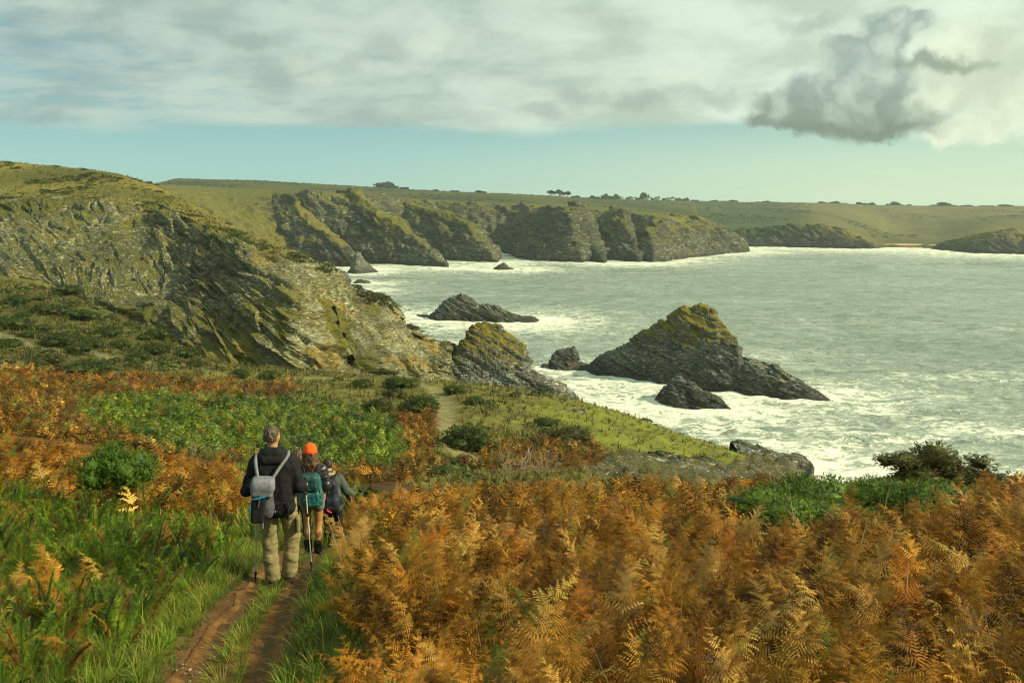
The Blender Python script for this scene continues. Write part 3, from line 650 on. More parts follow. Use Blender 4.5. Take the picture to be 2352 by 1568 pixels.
# ------------------------------------------------------------------ rocks standing in the sea
M_STACK = land_mat("sea_rock", 1.3, 1.0, .8, rbase=((.015, .016, .013), (.115, .12, .095), (.46, .47, .40)), fleck=1.5, tilt=(R(15), R(28), R(20)))
FOAM = []                                              # (x, y, reach, strength)
def ridge_rock(name, prof, label, k=1.0, hwf=.55, ns=220, nt=90, crag=1.0, moss=0.0, lichen=0.0, foam=(6, 1.0), tone=1.0, Yfix=None, cat="sea rock", group=None):
    prof = np.array(prof, float); px = np.linspace(prof[0, 0], prof[-1, 0], ns)
    kk = np.argsort(prof[:, 0], kind='stable'); prof = prof[kk]
    top = np.interp(px, prof[:, 0], prof[:, 1]); bs = np.interp(px, prof[:, 0], prof[:, 2])
    a, s = ray(px, bs); Yf = ZC / -s if Yfix is None else np.full(ns, float(Yfix))
    zb = np.zeros(ns) if Yfix is None else ground(a * Yf, Yf) - .3
    z0 = ZC + ray(px, top)[1] * Yf - zb; hw = 1.0 * k + hwf * np.maximum(z0, 0)
    hw = np.convolve(np.pad(hw, 12, 'edge'), np.ones(25) / 25, 'valid')
    Yc = Yf + hw; zt = np.maximum(ZC + ray(px, top)[1] * Yc - zb, .15)
    t = np.linspace(-1.25, 1.25, nt)
    at = np.abs(t)[None]
    z = zt[:, None] * (1 - np.clip(at, 0, 1)**1.35) - np.maximum(at - 1, 0) * 8 + zb[:, None]
    y = Yc[:, None] + t[None] * hw[:, None]
    x = ray(px, top)[0][:, None] * np.broadcast_to(Yc[:, None], y.shape)
    P = np.stack([x, y, z], -1)
    e = sstep(0, .05, np.linspace(0, 1, ns)) * sstep(1, .95, np.linspace(0, 1, ns))
    c = crags(P * k**-1 * 1.05 + 40, 1.0, .5) * .40 * k * crag * (.25 + .75 * sstep(0, 2.6 * k, zt))[:, None]
    Nn = grid_normals(P); Nn *= np.sign(Nn[..., 2:3] + 1e-6)
    w = (.35 + .65 * e)[:, None]
    P2 = P + Nn * (c * w)[..., None]
    n3 = grid_normals(P2); up = np.abs(n3[..., 2])
    rel = (P2[..., 2] - zb[:, None]) / max(zt.max(), .5)
    veg = moss * sstep(.34, .84, rel + .22 * fbm(P * .4 / k, 4)) * sstep(.2, .6, up)
    ctr = P2[ns // 2, nt // 2].copy(); ctr[2] = 0
    gc = np.array((.18, .15, .014)) + .05 * fbm(P * .8, 3)[..., None] * np.array((1, .9, .1))
    o = obj(name, P2.reshape(-1, 3) - ctr, gridfaces(ns, nt)[:, ::-1], M_STACK, smooth=False, cols=np.clip(gc, .02, .4).reshape(-1, 3),
            attrs=dict(rock=(.95 - .95 * veg).ravel(), tone=np.clip(tone * (1 + .7 * fbm(P * .25 / k + 8, 4)), .3, 3).ravel(), lichen=(lichen * sstep(.5, .95, rel)).ravel()))
    o.location = ctr; tag(o, label, cat, group)
    for i in range(0, ns if Yfix is None else 0, max(ns // 14, 1)): FOAM.append((x[i, 0], Yf[i] + .2 * hw[i], foam[0], foam[1])); FOAM.append((x[i, 0], Yf[i] + 1.8 * hw[i], foam[0] * .8, foam[1] * .8))
    return o
ridge_rock("sea_stack", [(1343, 852, 857), (1370, 828, 862), (1420, 800, 872), (1480, 766, 882), (1540, 735, 890), (1575, 715, 895), (1610, 711, 899), (1638, 720, 902), (1650, 745, 904), (1690, 786, 908), (1694, 806, 908), (1700, 826, 910), (1750, 840, 915), (1782, 846, 918), (1800, 866, 920), (1840, 884, 922), (1870, 898, 922), (1905, 916, 922)],
    "large dark wedge shaped sea stack with yellow mossy peak, standing alone in the surf", 1.5, .5, 420, 150, 1.0, .95, .3, (9, 1.1), cat="sea stack", tone=1.25)
ridge_rock("sea_stack", [(1026, 872, 968), (1034, 838, 968), (1050, 800, 968), (1075, 760, 968), (1090, 746, 968), (1110, 742, 968), (1150, 757, 968), (1172, 776, 968), (1200, 800, 968), (1212, 826, 968), (1218, 848, 968), (1240, 864, 968), (1270, 882, 966), (1300, 898, 964), (1330, 914, 960)],
    "pale grey pyramid stack with green cap rising behind the grassy rim", 1.3, .42, 300, 150, .9, .8, .12, (7, 1.0), cat="sea stack", tone=1.4)
ridge_rock("islet", [(945, 730, 731), (960, 724, 731), (985, 725, 733), (1000, 716, 737), (1015, 703, 738), (1040, 686, 739), (1065, 679, 740), (1085, 690, 741), (1105, 704, 742), (1140, 708, 743), (1170, 721, 744), (1200, 729, 744), (1225, 728, 743), (1244, 738, 741)],
    "low dark rock islet with rounded hump, between the headland and the far cliffs", 1.6, .6, 260, 90, .9, .1, .05, (16, 1.15), cat="islet")
ridge_rock("sea_rock", [(1500, 927, 931), (1520, 905, 934), (1545, 870, 937), (1562, 868, 939), (1575, 882, 940), (1592, 884, 942), (1612, 902, 944), (1650, 916, 946), (1684, 944, 948)],
    "jagged brown sea rock awash in foam just in front of the big stack", 1.0, .55, 200, 90, 1.0, .0, .15, (9, 1.3))
ridge_rock("sea_rock", [(1262, 838, 850), (1272, 815, 851), (1290, 803, 851), (1318, 798, 851), (1326, 815, 850), (1332, 846, 849)],
    "upright block of dark rock left of the big stack, behind the flat ledge", .8, .5, 110, 70, .9, foam=(6, .9))
ridge_rock("sea_rock", [(1262, 848, 856), (1280, 836, 857), (1305, 832, 857), (1335, 833, 855), (1352, 838, 853), (1362, 850, 852)],
    "flat wet rock ledge at the left foot of the big stack", .8, .6, 110, 60, .9, foam=(6, .9))
ridge_rock("sea_rock", [(1240, 846, 851), (1248, 836, 852), (1260, 836, 852), (1270, 848, 851)],
    "small round rock, leftmost of those beside the big stack", .6, .6, 60, 50, .7, foam=(5, .9))
ridge_rock("boulder", [(731, 640, 648), (742, 622, 651), (770, 616, 653), (793, 624, 654), (805, 648, 653)],
    "large dark rounded boulder at the mouth of the cove below the far cliffs", 2.6, .8, 120, 70, .7, foam=(14, 1.0), cat="boulder")
ridge_rock("sea_rock", [(797, 626, 628), (812, 606, 630), (819, 592, 631), (823, 583, 631), (829, 598, 631), (845, 608, 630), (868, 625, 628)],
    "pointed dark rock with a finger tip at the foot of the far cliffs", 2.4, .6, 130, 70, .7, foam=(14, 1.0))
ridge_rock("boulder", [(684, 608, 616), (700, 603, 620), (722, 606, 622), (742, 619, 622)],
    "low brown boulder tucked into the cove beside the large rounded boulder", 2.4, .8, 80, 60, .7, foam=(10, .8), cat="boulder")
ridge_rock("sea_rock", [(1133, 617, 621), (1148, 607, 622), (1158, 604, 622), (1168, 613, 622), (1182, 619, 621), (1200, 618, 620), (1206, 620, 620)],
    "low tawny rock awash off the tip of the far spur", 2.0, .6, 80, 50, .7, foam=(20, 1.1))
ridge_rock("sea_rock", [(808, 651, 653), (822, 643, 654), (840, 644, 654), (854, 650, 653)], "flat rock awash right of the large rounded boulder, farther of two", 1.5, .6, 60, 40, .7, foam=(14, .9))
ridge_rock("sea_rock", [(806, 667, 669), (818, 660, 670), (832, 663, 670), (852, 667, 669)], "flat rock awash right of the large rounded boulder, nearer of two", 1.4, .6, 60, 40, .7, foam=(14, .9))

# crags breaking out of the grassy knoll
for (L_, Y_, k_, lb) in (([(1684, 1046, 0), (1705, 1024, 0), (1730, 1030, 0), (1760, 1040, 0), (1800, 1054, 0), (1835, 1072, 0), (1858, 1090, 0)], 60, .9, "dark crag at the seaward end of the green knoll above the surf"),
                     ([(1470, 1074, 0), (1505, 1052, 0), (1540, 1058, 0), (1580, 1066, 0), (1630, 1068, 0), (1700, 1088, 0)], 47, .7, "long rocky outcrop below the green knoll just above the bracken bank"),
                     ([(1282, 980, 0), (1300, 964, 0), (1322, 968, 0), (1346, 984, 0)], 60, .5, "small cluster of pale stones at the left end of the bright turf")):
    ridge_rock("outcrop", L_, lb, k_, .5, 140, 60, 2.6, .45, .15, Yfix=Y_, cat="rock outcrop", tone=1.4)

# ------------------------------------------------------------------ the sea
for L_, _, _ in SPURS:
    for q_ in L_[-2:]:
        w_ = pt(*q_); FOAM.append((w_[0], w_[1] - 12, 26, 1.05))
for (x, y) in COAST[2:28]: FOAM.append((x, y, 26, 1.0))
for q in np.linspace(1740, 2440, 60): x, y = sea_pt(q, np.interp(q, kp, ksh) + 1); FOAM.append((x, y, 62, 1.0))
for (px, py, r, s_) in [(930, 720, 10, .9), (900, 715, 9, .8), (1000, 775, 7, .6), (1040, 790, 8, .6), (950, 760, 8, .5), (1700, 950, 10, 1.0), (1780, 990, 12, .8), (1650, 990, 12, .95), (1560, 980, 10, 1.0), (1500, 960, 10, 1.0), (1420, 920, 10, 1.1), (1380, 900, 9, 1.1), (1340, 890, 9, 1.0),
                        (1960, 920, 10, 1.1), (2000, 940, 9, .9), (1930, 900, 9, .9), (2050, 900, 14, .45), (2150, 960, 16, .45), (1850, 990, 14, .75), (1900, 1040, 12, .9), (1800, 1060, 10, 1.05), (1870, 1075, 8, 1.15), (2000, 1060, 12, .8), (1740, 1030, 10, 1.0),
                        (2210, 990, 5, 1.15), (2270, 997, 5, 1.1), (2160, 1000, 4, 1.1), (2090, 1008, 4, 1.0), (2330, 1003, 5, .9), (2020, 1012, 4, .8), (2120, 905, 6, .7), (2300, 870, 12, .45), (2060, 870, 12, .4), (1800, 830, 14, .4), (1500, 960, 12, 1.0)]:
    x, y = sea_pt(px, py); FOAM.append((x, y, r, s_ * .84))
S_NC, S_NR = 640, 560
sa = np.linspace(-.85, 1.15, S_NC); sY = np.geomspace(48, 1500, S_NR)
sx = sa[None] * sY[:, None]; sy = np.broadcast_to(sY[:, None], sx.shape)
wv = p3(sx * .05 + sy * .012, sy * .11 - sx * .02, 1.0)
sz = .75 * fbm(wv, 3, .55, True) + .34 * fbm(p3(sx * .22, sy * .34, 4.), 3, .55) * sstep(500, 120, sy)
# a long swell rolling in towards the far beach
q0 = np.array([sea_pt(px, py) for px, py in [(2000, 618), (2080, 612), (2200, 609), (2352, 614), (2600, 622)]])
dsw = polydist(sx.ravel(), sy.ravel(), q0).reshape(sx.shape)
sz = sz + 2.3 * np.exp(-(dsw / 8)**2) + .5 * np.exp(-((dsw - 40) / 14)**2)
foam = np.zeros_like(sx)
for (x, y, r, s_) in FOAM:
    dq = np.hypot(sx - x, (sy - y)) / r
    np.maximum(foam, s_ * np.exp(-(dq**1.4) * .7), out=foam)
foam = np.clip(foam, 0, 1.2) +   (.07 + .30 * sstep(300, 140, sy)) * sstep(-.05, .42, fbm(p3(sx * .02 + sy * .004, sy * .06, 6.), 4)) * sstep(700, 300, sy)
m, n = material("sea_water"); p = n.pos(); f = n.attr("foam")
wrp = n.v('SCALE', n.v('SUBTRACT', n.noise(p, .22, 4, .6, 0, 1), (.5, .5, .5)), 5.0)
q = n.mapv(n.v('ADD', p, wrp), (.75, 1.5, 1))
def lace(sc):
    k = n.noise(q, sc, 5, .62, 1.2); return n.m('SUBTRACT', 1.0, n.m('MULTIPLY', n.m('ABSOLUTE', n.m('SUBTRACT', k, .5)), 5.5), clamp=True)
l1, l2 = lace(.16), lace(.42)
solid = n.noise(q, .24, 5, .62)
amt = n.m('ADD', n.m('MULTIPLY', l1, .55), n.m('ADD', n.m('MULTIPLY', l2, .46), n.m('MULTIPLY', solid, .42)))
fm = n.step(n.m('ADD', amt, n.m('MULTIPLY', f, .62)), 1.12, 1.52)
fm = n.m('MAXIMUM', fm, n.m('MULTIPLY', n.step(n.m('ADD', amt, n.m('MULTIPLY', f, .75)), .92, 1.35), .24))
deep = n.mix(n.step(n.m('ADD', n.m('MULTIPLY', n.noise(n.mapv(p, (.5, 1.4, 1)), .03, 3), .4), n.m('MULTIPLY', n.noise(n.mapv(p, (.6, 1.7, 1), (0, 0, R(6))), .16, 5, .65), .6)), .34, .66), (.125, .17, .13), (.255, .31, .245))  # finer noise paints the shading of wave troughs into the water colour
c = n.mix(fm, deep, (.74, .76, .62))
hb = n.m('ADD', n.m('MULTIPLY', n.noise(n.mapv(p, (.55, 1.5, 1), (0, 0, R(8))), .26, 5, .6), 2.2), n.m('MULTIPLY', fm, .12))
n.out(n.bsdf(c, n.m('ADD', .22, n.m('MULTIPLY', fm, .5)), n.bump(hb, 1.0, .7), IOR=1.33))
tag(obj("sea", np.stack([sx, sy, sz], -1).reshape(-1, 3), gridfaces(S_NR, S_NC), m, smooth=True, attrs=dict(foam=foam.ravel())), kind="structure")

# ------------------------------------------------------------------ sea air
hv = [(x, y, z) for x in (-2100, 2300) for y in (-60, 2300) for z in (-7, 82)]
m, n = material("haze"); n.out(None, n.add("VolumePrincipled", {"Color": (.80, .94, .90), "Density": .00018, "Anisotropy": .25}).outputs[0])
tag(obj("haze", np.array(hv, float), np.array([[0, 1, 3, 2], [4, 6, 7, 5], [0, 4, 5, 1], [2, 3, 7, 6], [0, 2, 6, 4], [1, 5, 7, 3]]), m), kind="stuff")
# ------------------------------------------------------------------ plants
M_LEAF = leaf_mat("dead_bracken", .22, .65, .2, .45, 2.2)
M_GREEN = leaf_mat("green_leaf", .25, .5, .3, .4, 3.0)
M_GRASS = leaf_mat("grass_blade", .3, .55, .3, .4, 1.5)
M_BARK = simple_mat("pale_bark", (.22, .17, .10), .85, .4, 30, .4)
M_DARKBARK = simple_mat("dark_bark", (.06, .045, .03), .9, .4, 30, .4)

def frond(detail, seed, bend=.9, lean=.2, stem=.36, wide=.30, curl=.5):
    """a bracken frond of length 1 rising from the origin and leaning to +x; triangles only"""
    r = np.random.default_rng(seed); S = np.linspace(0, 1, 33)
    th = lean + bend * S**1.6; dx = np.sin(th) / 32; dz = np.cos(th) / 32
    X = np.concatenate([[0], np.cumsum(dx[:-1])]); Z = np.concatenate([[0], np.cumsum(dz[:-1])])
    Yw = .03 * np.sin(S * 5 + seed)
    C = np.stack([X, Yw, Z], 1); T = np.stack([np.sin(th), th * 0, np.cos(th)], 1); N = np.stack([np.cos(th), th * 0, -np.sin(th)], 1)
    V, F, K = [], [], []
    def tri(a, b, c, k):
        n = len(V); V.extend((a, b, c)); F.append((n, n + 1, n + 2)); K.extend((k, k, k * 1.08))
    ks = (0, 5, 10, 16, 22, 28, 32)
    for i, j in zip(ks[:-1], ks[1:]):
        w0 = .009 * (1 - S[i]) + .002; w1 = .009 * (1 - S[j]) + .002; y = np.array([0, 1, 0]); q = N[i] * .7
        tri(C[i] - y * w0, C[i] + y * w0, C[j], .75); tri(C[i] - q * w0, C[i] + q * w0, C[j], .75)
    npair = {1: 17, 2: 12, 3: 7}[detail]
    for p in range(npair):
        t = p / (npair - .4); s = stem + (1 - stem) * t; i = min(int(s * 32), 31)
        for sd in (-1, 1):
            l = wide * (1 - t)**.8 * (.75 + .25 * min(1, p / 2 + .6)) * r.uniform(.75, 1.15) + .015
            if r.random() < .06: continue
            a = .45 + .5 * t + r.normal(0, .12); u = np.array([0, sd * math.cos(a), 0]) + T[i] * math.sin(a) + N[i] * r.normal(.05, .16)
            dr = np.array([0, 0, -1.]) * r.uniform(.1, .55) * curl + N[i] * r.normal(0, .2) * curl
            m = 7 if detail == 1 else (4 if detail == 2 else 2)
            tt = np.linspace(0, 1, m + 1); mid = C[i] + l * (u[None] * tt[:, None] + dr[None] * (tt**2)[:, None])
            side = np.cross(u, N[i]); side /= np.linalg.norm(side) + 1e-9
            k = r.uniform(.8, 1.2)
            if detail == 3:
                w = l * .17
                tri(mid[0], mid[1] + side * w, mid[2], k); tri(mid[0], mid[2], mid[1] - side * w, k * .9)
                continue
            for e in range(m):
                b0, b1 = mid[e], mid[e + 1]; w = l * (.30 if detail == 1 else .24) * (1 - .8 * e / m) * r.uniform(.75, 1.1); f = (b1 - b0)
                c0 = b0 * .45 + b1 * .55 if detail == 1 else b0
                for g in (-1, 1):
                    tip = b0 + f * .75 + side * g * w + dr * w * r.uniform(-.1, .7) + N[i] * r.normal(0, .12) * w
                    tri(b0 if detail > 1 else b0 + f * .12, b0 + f * (1.0 if detail > 1 else .72), tip, k * r.uniform(.85, 1.15))
            tri(mid[-2] - side * l * .03, mid[-2] + side * l * .03, mid[-1] + (mid[-1] - mid[-2]) * .5, k)
    return np.array(V), np.array(F), np.array(K)
def tuft(nb, seed, segs=2, spread=.5, w=.018):
    """a grass tuft about 1 high"""
    r = np.random.default_rng(seed); V, F, K = [], [], []
    for b in range(nb):
        az_ = r.uniform(0, 2 * math.pi); out = np.array([math.cos(az_), math.sin(az_), 0]); sd = np.array([-out[1], out[0], 0])
        h = r.uniform(.5, 1.05); ln = r.uniform(.1, spread); b0 = out * r.uniform(0, .12) + sd * r.normal(0, .05); k = r.uniform(.7, 1.3); n = len(V)
        for i in range(segs):
            t = i / segs; c = b0 + out * ln * t**2 * 1.2 + np.array([0, 0, h * (t - .25 * ln * t**2)])
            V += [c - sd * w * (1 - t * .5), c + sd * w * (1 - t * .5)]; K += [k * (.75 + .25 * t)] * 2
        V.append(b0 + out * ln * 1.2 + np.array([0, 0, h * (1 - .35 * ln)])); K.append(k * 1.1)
        for i in range(segs - 1): F += [(n + 2*i, n + 2*i + 1, n + 2*i + 3), (n + 2*i, n + 2*i + 3, n + 2*i + 2)]
        e = n + 2 * (segs - 1); F.append((e, e + 1, n + 2 * segs))
    return np.array(V), np.array(F), np.array(K)
def sprig(nsp, seed, width=.10, bend=.5, w=.010):
    """a gorse shoot of length 1: a stem set all round with narrow spines"""
    r = np.random.default_rng(seed); V, F, K = [], [], []
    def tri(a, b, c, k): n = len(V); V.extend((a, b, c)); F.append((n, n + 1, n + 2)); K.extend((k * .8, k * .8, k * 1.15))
    f = lambda s: np.array([bend * .5 * s**1.8, .04 * math.sin(4 * s + seed), s * (1 - .15 * bend * s)])
    for i in range(4): tri(f(i / 4) - (0, .008, 0), f(i / 4) + (0, .008, 0), f(i / 4 + .3), .6)
    for i in range(nsp):
        s = .15 + .85 * (i + r.random()) / nsp; c = f(s); a = r.uniform(0, 2 * math.pi)
        o_ = np.array([math.cos(a), math.sin(a), r.uniform(.35, 1.0)]); o_ /= np.linalg.norm(o_); sd = np.cross(o_, (.3, .2, 1)); sd /= np.linalg.norm(sd)
        l = width * (1.15 - .6 * s) * r.uniform(.6, 1.3); tri(c - sd * w, c + sd * w, c + o_ * l, r.uniform(.65, 1.35))
    return np.array(V), np.array(F), np.array(K)

FR1 = [frond(1, 10 + i, bend=b, lean=l, wide=w, curl=c) for i, (b, l, w, c) in enumerate([(.9, .1, .24, .6), (1.3, .2, .21, .9), (.5, .3, .26, .5), (1.6, .0, .20, 1.2), (.8, .5, .23, .8), (1.1, .3, .18, 1.4)])]
FR2 = [frond(2, 30 + i, bend=b, lean=l, wide=w, curl=c) for i, (b, l, w, c) in enumerate([(.9, .1, .32, .5), (1.3, .2, .30, .8), (.5, .3, .34, .4), (1.6, .0, .28, 1.0), (.8, .5, .30, .7), (1.1, .3, .27, 1.3)])]
FR3 = [frond(3, 50 + i, bend=b, lean=l, wide=.38, stem=.2, curl=.8) for i, (b, l) in enumerate([(.9, .2), (1.3, .3), (.6, .5), (1.5, .1)])]
TF1 = [tuft(16, 70 + i, 3, .7, .012) for i in range(4)]
TF2 = [tuft(9, 80 + i, 2, .6, .022) for i in range(4)]
TF3 = [tuft(7, 85 + i, 1, .6, .055) for i in range(3)]
SG1 = [sprig(260, 90 + i, .125, .3 + .2 * i, .0062) for i in range(4)]
SG2 = [sprig(38, 95 + i, .14, .3 + .2 * i, .018) for i in range(3)]

def spots(n, x0, x1, y0, y1, seed, wedge=True):
    r = np.random.default_rng(seed); y = np.sqrt(r.uniform(y0**2, y1**2, n)) if wedge else r.uniform(y0, y1, n)
    x = r.uniform(x0, x1, n) * (y if wedge else 1); return x, y
def place(r, n, smin, smax, tilt=.25, yaw=None, spread=math.pi):
    yw = r.uniform(-math.pi, math.pi, n) if yaw is None else r.normal(yaw, spread, n)
    s = r.uniform(smin, smax, n)
    M = rotz(yw) @ rotx(r.normal(0, tilt, n)); return M * s[:, None, None], s
def pick(r, n, cols, w, var=.2):
    c = np.array(cols)[r.choice(len(cols), n, p=np.array(w) / sum(w))]
    return c * r.uniform(1 - var, 1 + var, (n, 1))
RUSTS = [(.33, .152, .013), (.265, .108, .008), (.082, .040, .007), (.45, .265, .055), (.37, .19, .022), (.27, .090, .007)]
RUSTW = [3, 3.2, 2.2, 1.3, 2, .7]

GREENC = [(ray(px, 1160)[0] * Y, Y, r_) for px, Y, r_ in ((1810, 8.0, .42), (1890, 8.7, .42), (1985, 8.9, .45), (2075, 8.8, .42), (2160, 8.3, .45))]
# near bracken bank on the right (and behind the left-hand scrub)
r = np.random.default_rng(101)
def fernbed(n, y0, y1, tpl, seed, smin, smax, low=1.0):
    x, y = spots(n, -.75, .85 if y0 > 5 else 1.5, y0, y1, seed); z = ground(x, y); id = zone(x, y, z)
    dpth = pathdist(x, y)
    thin = fbm(p3(x * .55, y * .55, 2.), 3)
    keep = ((id == ZID["fern"]) | ((id == ZID["rust"]) & (y < 26))) & (dpth > .75 + .15 * thin)
    keep &= r.random(n) < np.where(thin > .26, .35, 1.0)
    for (gx_, gy_, gr_) in GREENC: keep &= np.hypot(x - gx_, y - gy_) > gr_
    x, y, z = x[keep], y[keep], z[keep]; m = len(x)
    M, s = place(r, m, smin, smax, 1.0, .3, 1.3); fl_ = r.random(m) < .72; M2, _ = place(r, m, smin, smax, .32, .3, 1.3); M[fl_] = M2[fl_]
    hgt = (.85 + .3 * fbm(p3(x * .4, y * .4, 6.), 2)) * (.6 + .4 * sstep(.7, 1.6, dpth[keep]))
    fx_, _ = proj(x, y, z); hgt = hgt * np.where((fx_ > 1690) & (fx_ < 2230) & (y > 6.2) & (y < 8.6), .5, 1.0)
    M = M * hgt[:, None, None]
    c = pick(r, m, RUSTS, RUSTW, .25); tn = fbm(p3(x * .7, y * .7, 3.), 3)[:, None]
    c = np.clip(c * (1 + .5 * tn), .005, .48); gr = (r.random(m) < .03); c[gr] = (.10, .14, .014)
    A_ = scatter(tpl, r.integers(0, len(tpl), m), M, np.stack([x, y, z - .03], 1), c)
    j_ = r.choice(m, m // 22); M_, _ = place(r, len(j_), .3, .75, .7); B_ = scatter([STALK], np.zeros(len(j_), int), M_, np.stack([x[j_], y[j_], z[j_]], 1), pick(r, len(j_), [(.34, .24, .11), (.20, .11, .035), (.42, .33, .18)], [2, 2, 1]))
    return np.concatenate([A_[0], B_[0]]), np.concatenate([A_[1], B_[1] + len(A_[0])]), np.concatenate([A_[2], B_[2]])
STALK = (np.array([(-.005, 0, 0), (.005, 0, 0), (.03, 0, .5), (.022, 0, .5), (.09, .02, 1.0), (0, -.005, 0), (0, .005, 0), (.026, .004, .5)]), np.array([(0, 1, 2), (0, 2, 3), (3, 2, 4), (5, 6, 7), (7, 3, 4)]), np.ones(8))
for (n_, y0, y1, tpl, sd, a, b) in ((10800, 1.4, 7.5, FR1, 1, .42, .82), (14000, 7.2, 20.0, FR2, 2, .42, .82)):
    V, F, C = fernbed(n_, y0, y1, tpl, sd, a, b)
    tag(obj("bracken" if y0 < 5 else "bracken_bank", V, F, M_LEAF, cols=C), kind="stuff")

# the tallest single fronds standing out of the near bank
r = np.random.default_rng(77); FRMESH = []
for i, t_ in enumerate(FR1):
    for j, cc_ in enumerate([(.40, .24, .065), (.36, .18, .035)]):
        FRMESH.append(mesh_data("bracken_frond", t_[0], t_[1], M_LEAF, cols=np.array(cc_)[None] * t_[2][:, None]))
SPOTS = [(1280, 1330), (1370, 1300), (1520, 1260), (1210, 1420), (1440, 1480), (1570, 1500), (1290, 1520), (1660, 1350), (1760, 1420), (1870, 1330), (1960, 1250), (2080, 1290), (2200, 1360), (2300, 1290), (2120, 1420), (2250, 1510), (2060, 1530), (1890, 1500), (1720, 1540), (1010, 1450), (960, 1380), (1080, 1330), (1150, 1250), (1030, 1250), (900, 1260), (1340, 1200), (1460, 1180), (1600, 1220), (1700, 1250), (1820, 1210), (2020, 1200), (2160, 1250), (2290, 1210), (1130, 1530), (1390, 1400), (1640, 1440), (1980, 1400), (2330, 1420), (1240, 1270), (800, 1185), (818, 1215), (800, 1230), (835, 1180), (850, 1150), (1560, 1380), (2230, 1440)]
for i, (px, py) in enumerate(SPOTS):
    q = gp(px, min(py + 90, 1660)); o = link("bracken_frond", FRMESH[i % len(FRMESH)]); o.location = q
    s = r.uniform(.5, .76); o.scale = (s, s, s); o.rotation_euler = (r.normal(0, .2), r.normal(0, .15), r.normal(.4, 1.2))
    tag(o, "tall golden dead bracken frond standing out of the rusty bracken bank right of the path", "bracken frond", "tall fronds in the bracken bank")

for i, px in enumerate((766, 774, 782, 790, 798, 806, 816, 826)):
    xx_ = ray(px, 1230)[0] * (12.1 + .15 * (i % 3)); yy_ = 12.1 + .15 * (i % 3); o = link("bracken_frond", FRMESH[(i * 5) % len(FRMESH)]); o.location = (xx_, yy_, ground(xx_, yy_)[0]); s = r.uniform(.85, 1.15); o.scale = (s, s, s); o.rotation_euler = (r.normal(0, .2), r.normal(0, .15), r.uniform(0, 6))
    tag(o, "golden bracken frond in front of the walker with the navy backpack", "bracken frond", "fronds beside the walker with the navy backpack")
# scrub on the left: gorse shoots, long grass, some dead fronds
r = np.random.default_rng(33)
x, y = spots(11500, -.95, -.02, 2.2, 15, 5); z = ground(x, y); id = zone(x, y, z); dpth = pathdist(x, y)
clump = fbm(p3(x * .8, y * .8, 4.), 3)
k = (dpth > .8) & (clump > -.08) & (((id == ZID["gorse"]) | (r.random(len(x)) < .10)) & (id != ZID["fern"]))
x, y, z, cl_ = x[k], y[k], z[k], clump[k]; m_ = len(x); M, s = place(r, m_, .26, .66, .42); M = M * (.75 + .9 * np.clip(cl_, 0, .6))[:, None, None]
c = pick(r, m_, [(.17, .28, .016), (.12, .21, .014), (.25, .30, .02), (.07, .115, .010), (.25, .14, .02)], [4, 3, 3, 2, 1]) * (1 + .8 * fbm(p3(x * .6, y * .6, 12.), 3))[:, None]
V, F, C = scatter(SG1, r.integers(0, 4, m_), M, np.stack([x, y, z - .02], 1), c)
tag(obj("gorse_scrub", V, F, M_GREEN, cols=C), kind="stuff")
# dead fronds and stalks scattered through the scrub
x, y = spots(1500, -.95, -.05, 2.4, 13, 61); z = ground(x, y); id = zone(x, y, z)
k = (pathdist(x, y) > .9) & (id == ZID["gorse"]) & (fbm(p3(x * .7, y * .7, 14.), 3) > .08); x, y, z = x[k], y[k], z[k]; m_ = len(x)
M, s = place(r, m_, .35, .65, .6); V, F, C = scatter(FR1, r.integers(0, 6, m_), M, np.stack([x, y, z + .05], 1), pick(r, m_, RUSTS, RUSTW, .25))
tag(obj("bracken_in_scrub", V, F, M_LEAF, cols=C), kind="stuff")
def grassbed(n, xa, xb, y0, y1, seed, tpl, smin, smax, keepf, cols, w, name, tilt=.25):
    x, y = spots(n, xa, xb, y0, y1, seed); z = ground(x, y); id = zone(x, y, z); r = np.random.default_rng(seed)
    k = keepf(x, y, id, r); x, y, z = x[k], y[k], z[k]; m = len(x); M, s = place(r, m, smin, smax, tilt)
    c = pick(r, m, cols, w, .3) * (1 + .9 * fbm(p3(x * .5, y * .5, 8.), 4)[:, None])
    return scatter(tpl, r.integers(0, len(tpl), m), M, np.stack([x, y, z - .01], 1), np.clip(c, .01, .6))
GREENS = [(.17, .24, .016), (.115, .19, .013), (.24, .25, .026), (.30, .24, .05)]
def near_keep(x, y, id, r):
    d = pathdist(x, y); tx = fbm(p3(x * 1.2, y * 1.2, 2.), 3)
    mid = (d < .10 + .06 * tx) & (r.random(len(x)) < .9) & (y < 8.0) & (y > 2)
    side = (d > .46 + .15 * tx) & (d < .95) | ((d >= .95) & (((id == ZID["gorse"]) & (r.random(len(x)) < .28)) | (id == ZID["grass"]) | (r.random(len(x)) < .22)))
    return mid | side
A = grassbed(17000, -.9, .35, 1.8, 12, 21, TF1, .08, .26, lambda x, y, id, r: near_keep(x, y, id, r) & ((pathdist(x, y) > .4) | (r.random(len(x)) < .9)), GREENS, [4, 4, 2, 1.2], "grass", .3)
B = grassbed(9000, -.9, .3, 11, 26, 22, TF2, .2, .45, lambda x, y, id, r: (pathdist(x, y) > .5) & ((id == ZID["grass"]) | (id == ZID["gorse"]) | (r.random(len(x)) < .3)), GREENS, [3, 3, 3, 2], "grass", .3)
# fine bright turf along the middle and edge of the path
x, y = spots(9000, -.6, .3, 2.2, 11, 25); d_ = pathdist(x, y); rr = np.random.default_rng(25)
